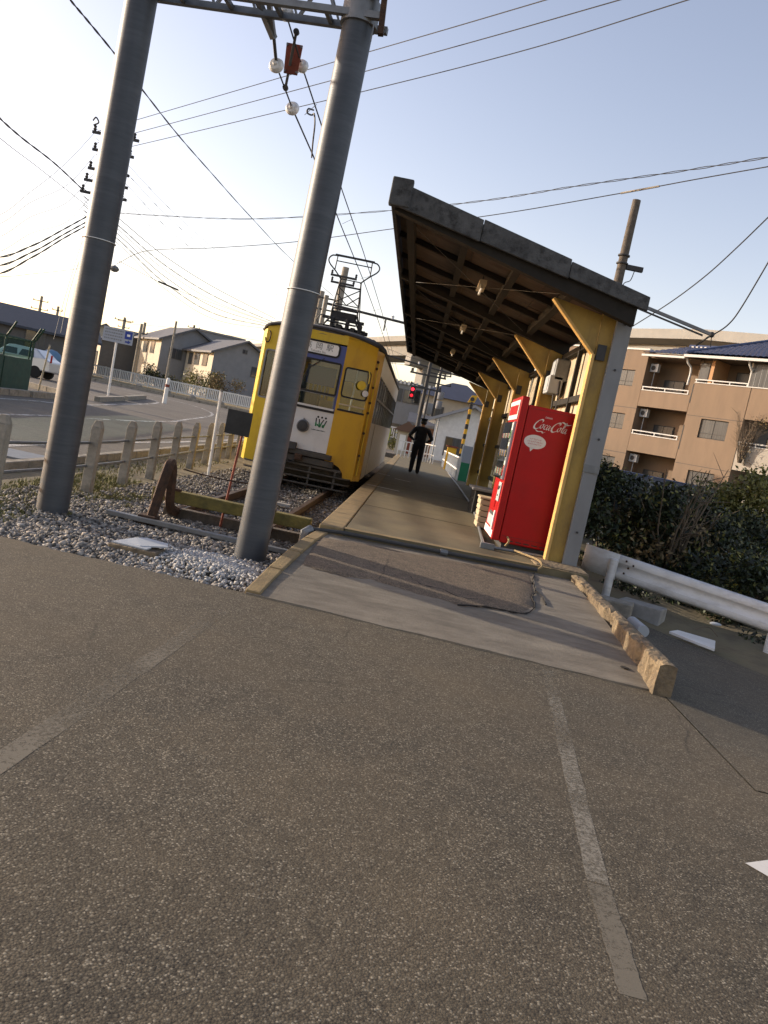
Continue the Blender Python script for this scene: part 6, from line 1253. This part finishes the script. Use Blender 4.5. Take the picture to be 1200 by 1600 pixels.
# railway signals
t=thing('signal_mast','signal arm with one red lit signal and one dark signal beyond the platform','signal',(.0,43.0,.1)); 
for k,(px,py) in enumerate(((644,613),(652,620))):
    c=at(px,py,43)-t.location; h=MB().box(c.x-.14,c.x+.14,-.12,.12,c.z-.34,c.z+.34).build('signal_head',M['black'],t,bevel=.04)
    for j,dz in enumerate((.16,-.16)):
        MB().lathe([(.001,-.14),(.085,-.135),(.085,-.12)],(c.x,0,c.z+dz),'y',14).build('lens',(emis('signal_red',(.9,.02,.04,1),1.6 if j==0 else .6) if k==0 else M['dark']),h); MB().lathe([(.11,-.26),(.12,-.26),(.12,-.12),(.11,-.12)],(c.x,0,c.z+dz),'y',14,False).build('hood',M['black'],h)
c=at(648,609,43)-t.location; MB().beam((c.x-.2,.15,c.z+.3),(.25,.15,c.z+.2),.05,.05).build('arm',M['dark'],t); MB().tube([(.2,.2,0),(.2,.2,3.9)],.05,8).build('mast',M['dark'],t)
# level crossing post: bands one by one
t=thing('crossing_post','yellow and black striped level crossing post beyond the shelter','crossing post',(2.05,36,.1)); z=.2
for k in range(14):
    MB().tube([(0,0,z),(0,0,z+.215)],.075,12).build('band',M['cyellow'] if k%2==0 else M['black'],t,True); z+=.217
MB().ext([(-.18,0,z+.05),(.12,0,z+.1),(.22,0,z+.42),(-.05,0,z+.38)],(0,.25,0)).build('lamp_box',M['cyellow'],t); MB().lathe([(.001,-.03),(.09,-.025),(.09,.0)],(0,-.005,z+.22),'y',12).build('lamp',M['dark'],t); MB().tube([(0,0,z),(.02,0,z+.1)],.05,8).build('neck',M['dark'],t)
mc=thing('gate_machine','yellow level crossing gate machine at the foot of the striped post','crossing machine',(1.65,36.2,.1)); MB().box(-.2,.2,-.2,.25,.0,1.25).build('case',M['cyellow'],mc,bevel=.03); MB().box(-.21,-.205,-.1,.15,.3,.9).build('door',M['black'],mc); MB().box(-.25,.25,-.25,.3,1.255,1.32).build('top',M['redrust'],mc)
t=thing('platform_sign','narrow green and white notice board standing behind the shelter posts','sign',(1.78,27.6,.36)); MB().box(-.16,.16,-.02,.02,.0,.62).build('green_panel',M['sgreen'],t); MB().box(-.16,.16,-.02,.02,.623,1.18).build('white_panel',M['spale'],t)
for s in (-.19,.165): MB().box(s,s+.03,-.03,.03,-.36,1.2).build('post',M['whiteclean'],t)
def picket(label,a,b,n,h):
    a=Vector(a); b=Vector(b); t=thing('picket_fence',label,'fence',tuple(a)); d=b-a
    for i in range(n+1):
        p=d*(i/n); MB().box(p.x-.022,p.x+.022,p.y-.022,p.y+.022,-.1,h).build('picket',M['white'],t)
    for z in (h*.98,h*.45): MB().beam(Vector((0,0,z)),d+Vector((0,0,z)),.04,.05).build('rail',M['white'],t)
picket('low white steel fence along the right edge of the platform end',(1.60,27.2,PZ),(1.50,40,PZ),26,.76)
picket('low white steel fence across the platform end right of the person',(.45,41,PZ),(1.05,40.4,PZ),5,.9)
picket('white barrier to the left of the person at the platform end',(-.75,41,PZ),(.2,41,PZ),5,.8)
t=thing('leaning_pole','thin grey pole at the platform end right of the person','pole',(.95,40.2,.3)); c=at(687,650,40.2); MB().tube([(0,0,0),(c.x-.95,0,2.2)],.03,6).build('shaft',M['galv2'],t,True); MB().ball((c.x-.95,0,2.2),.05,8,6).build('cap',M['galv2'],t)
# catenary beams across the track further on
for (px0,py0,px1,py1,Y,lb) in ((566,489,640,509,33,'steel beam carrying the overhead wires just right of the pantograph'),(606,556,690,582,52,'farther steel beam carrying overhead wires above the platform end')):
    a=at(px0,py0,Y); b=at(px1,py1,Y); t=thing('catenary_beam',lb,'beam',tuple(a)); MB().tube([(-1.5,0,(a.z-b.z)/(b.x-a.x)*1.5),b-a+Vector((1.2,0,0))],.05,8).build('beam',M['dark'],t,True); m_=(b-a)*.5; MB().tube([m_,m_+Vector((0,0,-.45))],.03,6).build('drop_arm',M['dark'],t); MB().lathe([(.03,0),(.07,.04),(.05,.1),(.07,.14),(.03,.18)],m_+Vector((.25,0,.02)),n=8).build('insulator',M['porcelain'],t,True)
    e0=Vector((-1.5,0,(a.z-b.z)/(b.x-a.x)*1.5)); MB().tube([e0+Vector((0,0,.3)),Vector((-1.5,0,-a.z+.1))],.09,10).build('mast',M['postconc'],t,True)
# ================================================================ wires
def wire(label,pts,r=.014,group='overhead cables',k=8,tw=0,name='cable'):
    P=[at(*p) for p in pts]; r*=.85; out_=lambda q:not(0<q[0]<1200 and 0<q[1]<1600)
    if out_(pts[-1]): e_=P[-1]+(P[-1]-P[-2])*1.6; e_.z=max(e_.z,P[-1].z-.6); P.append(e_)
    if out_(pts[0]): e_=P[0]+(P[0]-P[1])*1.6; e_.z=max(e_.z,P[0].z-.6); P.insert(0,e_)
    c=crom(P,k)
    if tw:
        mb=MB()
        for ph in (0,math.pi):
            mb.tube([p+Vector((0,0,tw*math.sin(i*.9+ph))) for i,p in enumerate(c)],r,5)
        return tag(mb.build(name,M['wire'],None,True),label,'cable',group)
    return tag(MB().tube(c,r,5).build(name,M['wire'],None,True),label,'cable',group)
wire('high wire crossing the sky top right, uppermost of three parallel',[(150,206,32),(470,112,24),(700,45,19),(900,-14,16)],.013)
wire('high wire crossing the sky top right, middle of three parallel',[(150,224,32),(480,136,24),(740,65,19),(1010,-12,15.5)],.013)
wire('high wire crossing the sky top right, lowest of three parallel',[(150,242,32),(480,164,24),(800,84,19),(1120,-14,15)],.013)
wire('twisted cable above the shelter roof, upper of two reaching the right edge',[(150,330,32),(250,337,30),(400,342,28),(610,329,25),(760,313,22.5),(900,291,20),(1080,265,18),(1260,236,16)],.010,tw=.018,k=14)
w2=wire('cable above the shelter roof with a pale sleeve, lower of two',[(183,412,31),(230,392,30.5),(340,387,29),(460,378,27),(610,358,25),(790,333,22),(970,302,19.5),(1030,291,18.7),(1100,278,17.8),(1260,250,16)],.014)
MB().tube([at(970,302,19.5),at(1030,291,18.7)],.022,6).build('sleeve',M['postconc'],w2,True)
wire('thick twisted cable running diagonally behind both steel poles from the top left',[(92,-26,9.2),(110,0,9.6),(140,36,10.2),(180,85,11),(230,150,13),(280,213,16),(330,270,20),(390,337,27),(455,405,38),(520,462,52)],.009,tw=.008,k=9)
for i,(o1,o2,lb) in enumerate(((340,498,'uppermost'),(352,505,'second from the top'),(358,507,'third from the top'),(366,510,'third from the bottom'),(374,512,'second from the bottom'),(381,515,'lowest'))):
    wire('sagging cable from left pole to tram roof, %s of six'%lb,[(130,o1-46,31.5),(190,o1+5,33),(260,o1+62+i*2,37),(340,o1+112+i*1.5,45),(430,o2,58)],.012+.005*(i%3==0),'cables sagging towards the tram',tw=.02 if i in (1,4) else 0,k=12)
for i,(a,b,lb) in enumerate(((255,458,'uppermost'),(270,466,'second'),(288,478,'third'),(312,490,'lowest'))):
    w_=wire('thin line descending from left pole to tram, %s of four'%lb,[(150,a-55,32),(205,a+8,34),(280,a+85,40),(360,b-50,48),(445,b+2,60)],.008,'thin lines descending to the tram')
    if i in (0,1,2):
        for q in range(4): 
            tt=.12+.11*q+.04*i; c_=crom([at(150,a-55,32),at(205,a+8,34),at(280,a+85,40),at(360,b-50,48),at(445,b+2,60)],8); j=int(tt*len(c_)); MB().tube([c_[j],c_[j].lerp(c_[j+1],.45)],.013,6).build('spacer',M['wire'],w_)
w_=wire('cable with a black sleeve right of the left steel pole',[(186,408,31),(250,441,36),(300,462,40),(424,506,56)],.012); MB().tube([at(248,440,35.8),at(278,453,38)],.04,6).build('sleeve',M['black'],w_,True)
wire('thick cable from the left edge down to the crossarm, upper of two',[(-20,165,20),(30,212,24),(85,255,28),(130,297,32)],.02,'cables at the left edge',tw=.015,k=12)
wire('cable from the left edge down behind the left pole, lower of two',[(-20,198,20),(60,262,26),(140,325,32)],.012,'cables at the left edge')
for i,(a,b,lb) in enumerate(((207,338,'uppermost'),(243,352,'second'),(270,372,'third'),(300,395,'lowest'))):
    wire('thin line sagging from the left pole to the left edge, %s of four'%lb,[(148,a,32),(105,a+46,30),(50,b-40+i*3,26),(-20,b+2,22)],.009,'thin lines sagging to the left edge')
for i,(a,b,lb) in enumerate(((338,398,'upper'),(346,412,'middle'),(352,426,'lower'))):
    wire('thick drooping cable from left pole to left edge, %s of three'%lb,[(140,a-2,32),(100,a+20,29),(50,a+46+i*2,25),(-20,b+4,20)],.018,'thick cables drooping to the left edge',tw=.02,k=10)
wire('faint level cable low at the left edge',[(130,419,32),(60,427,28),(-20,431,24)],.010,'cables at the left edge')
wire('guy wire slanting beside the left steel pole, left one',[(132,365,31.5),(118,410,30),(100,470,28),(84,530,26.5)],.010,'guy wires'); wire('guy wire slanting beside the left steel pole, right one',[(134,370,31.5),(122,412,30.5),(107,462,29),(95,520,27.5)],.012,'guy wires')
wire('service cable right of the shelter roof, upper of two',[(985,512,14),(1045,474,12.5),(1100,433,11.5),(1150,388,10.8),(1215,325,10)],.010); wire('service cable from the clamp at the arm end to the right edge',[(1115,523,10.0),(1138,507,9.9),(1160,478,9.8),(1215,385,9.6)],.010)
wire('thin wire low between the far houses and the tram',[(190,505,100),(300,515,90),(420,535,78)],.015)
wire('thin cable above the platform end, upper of two',[(606,545,55),(640,558,58),(690,572,62),(760,590,66)],.014); wire('thin cable above the platform end, lower of two',[(600,566,50),(640,572,50),(700,590,50)],.012)
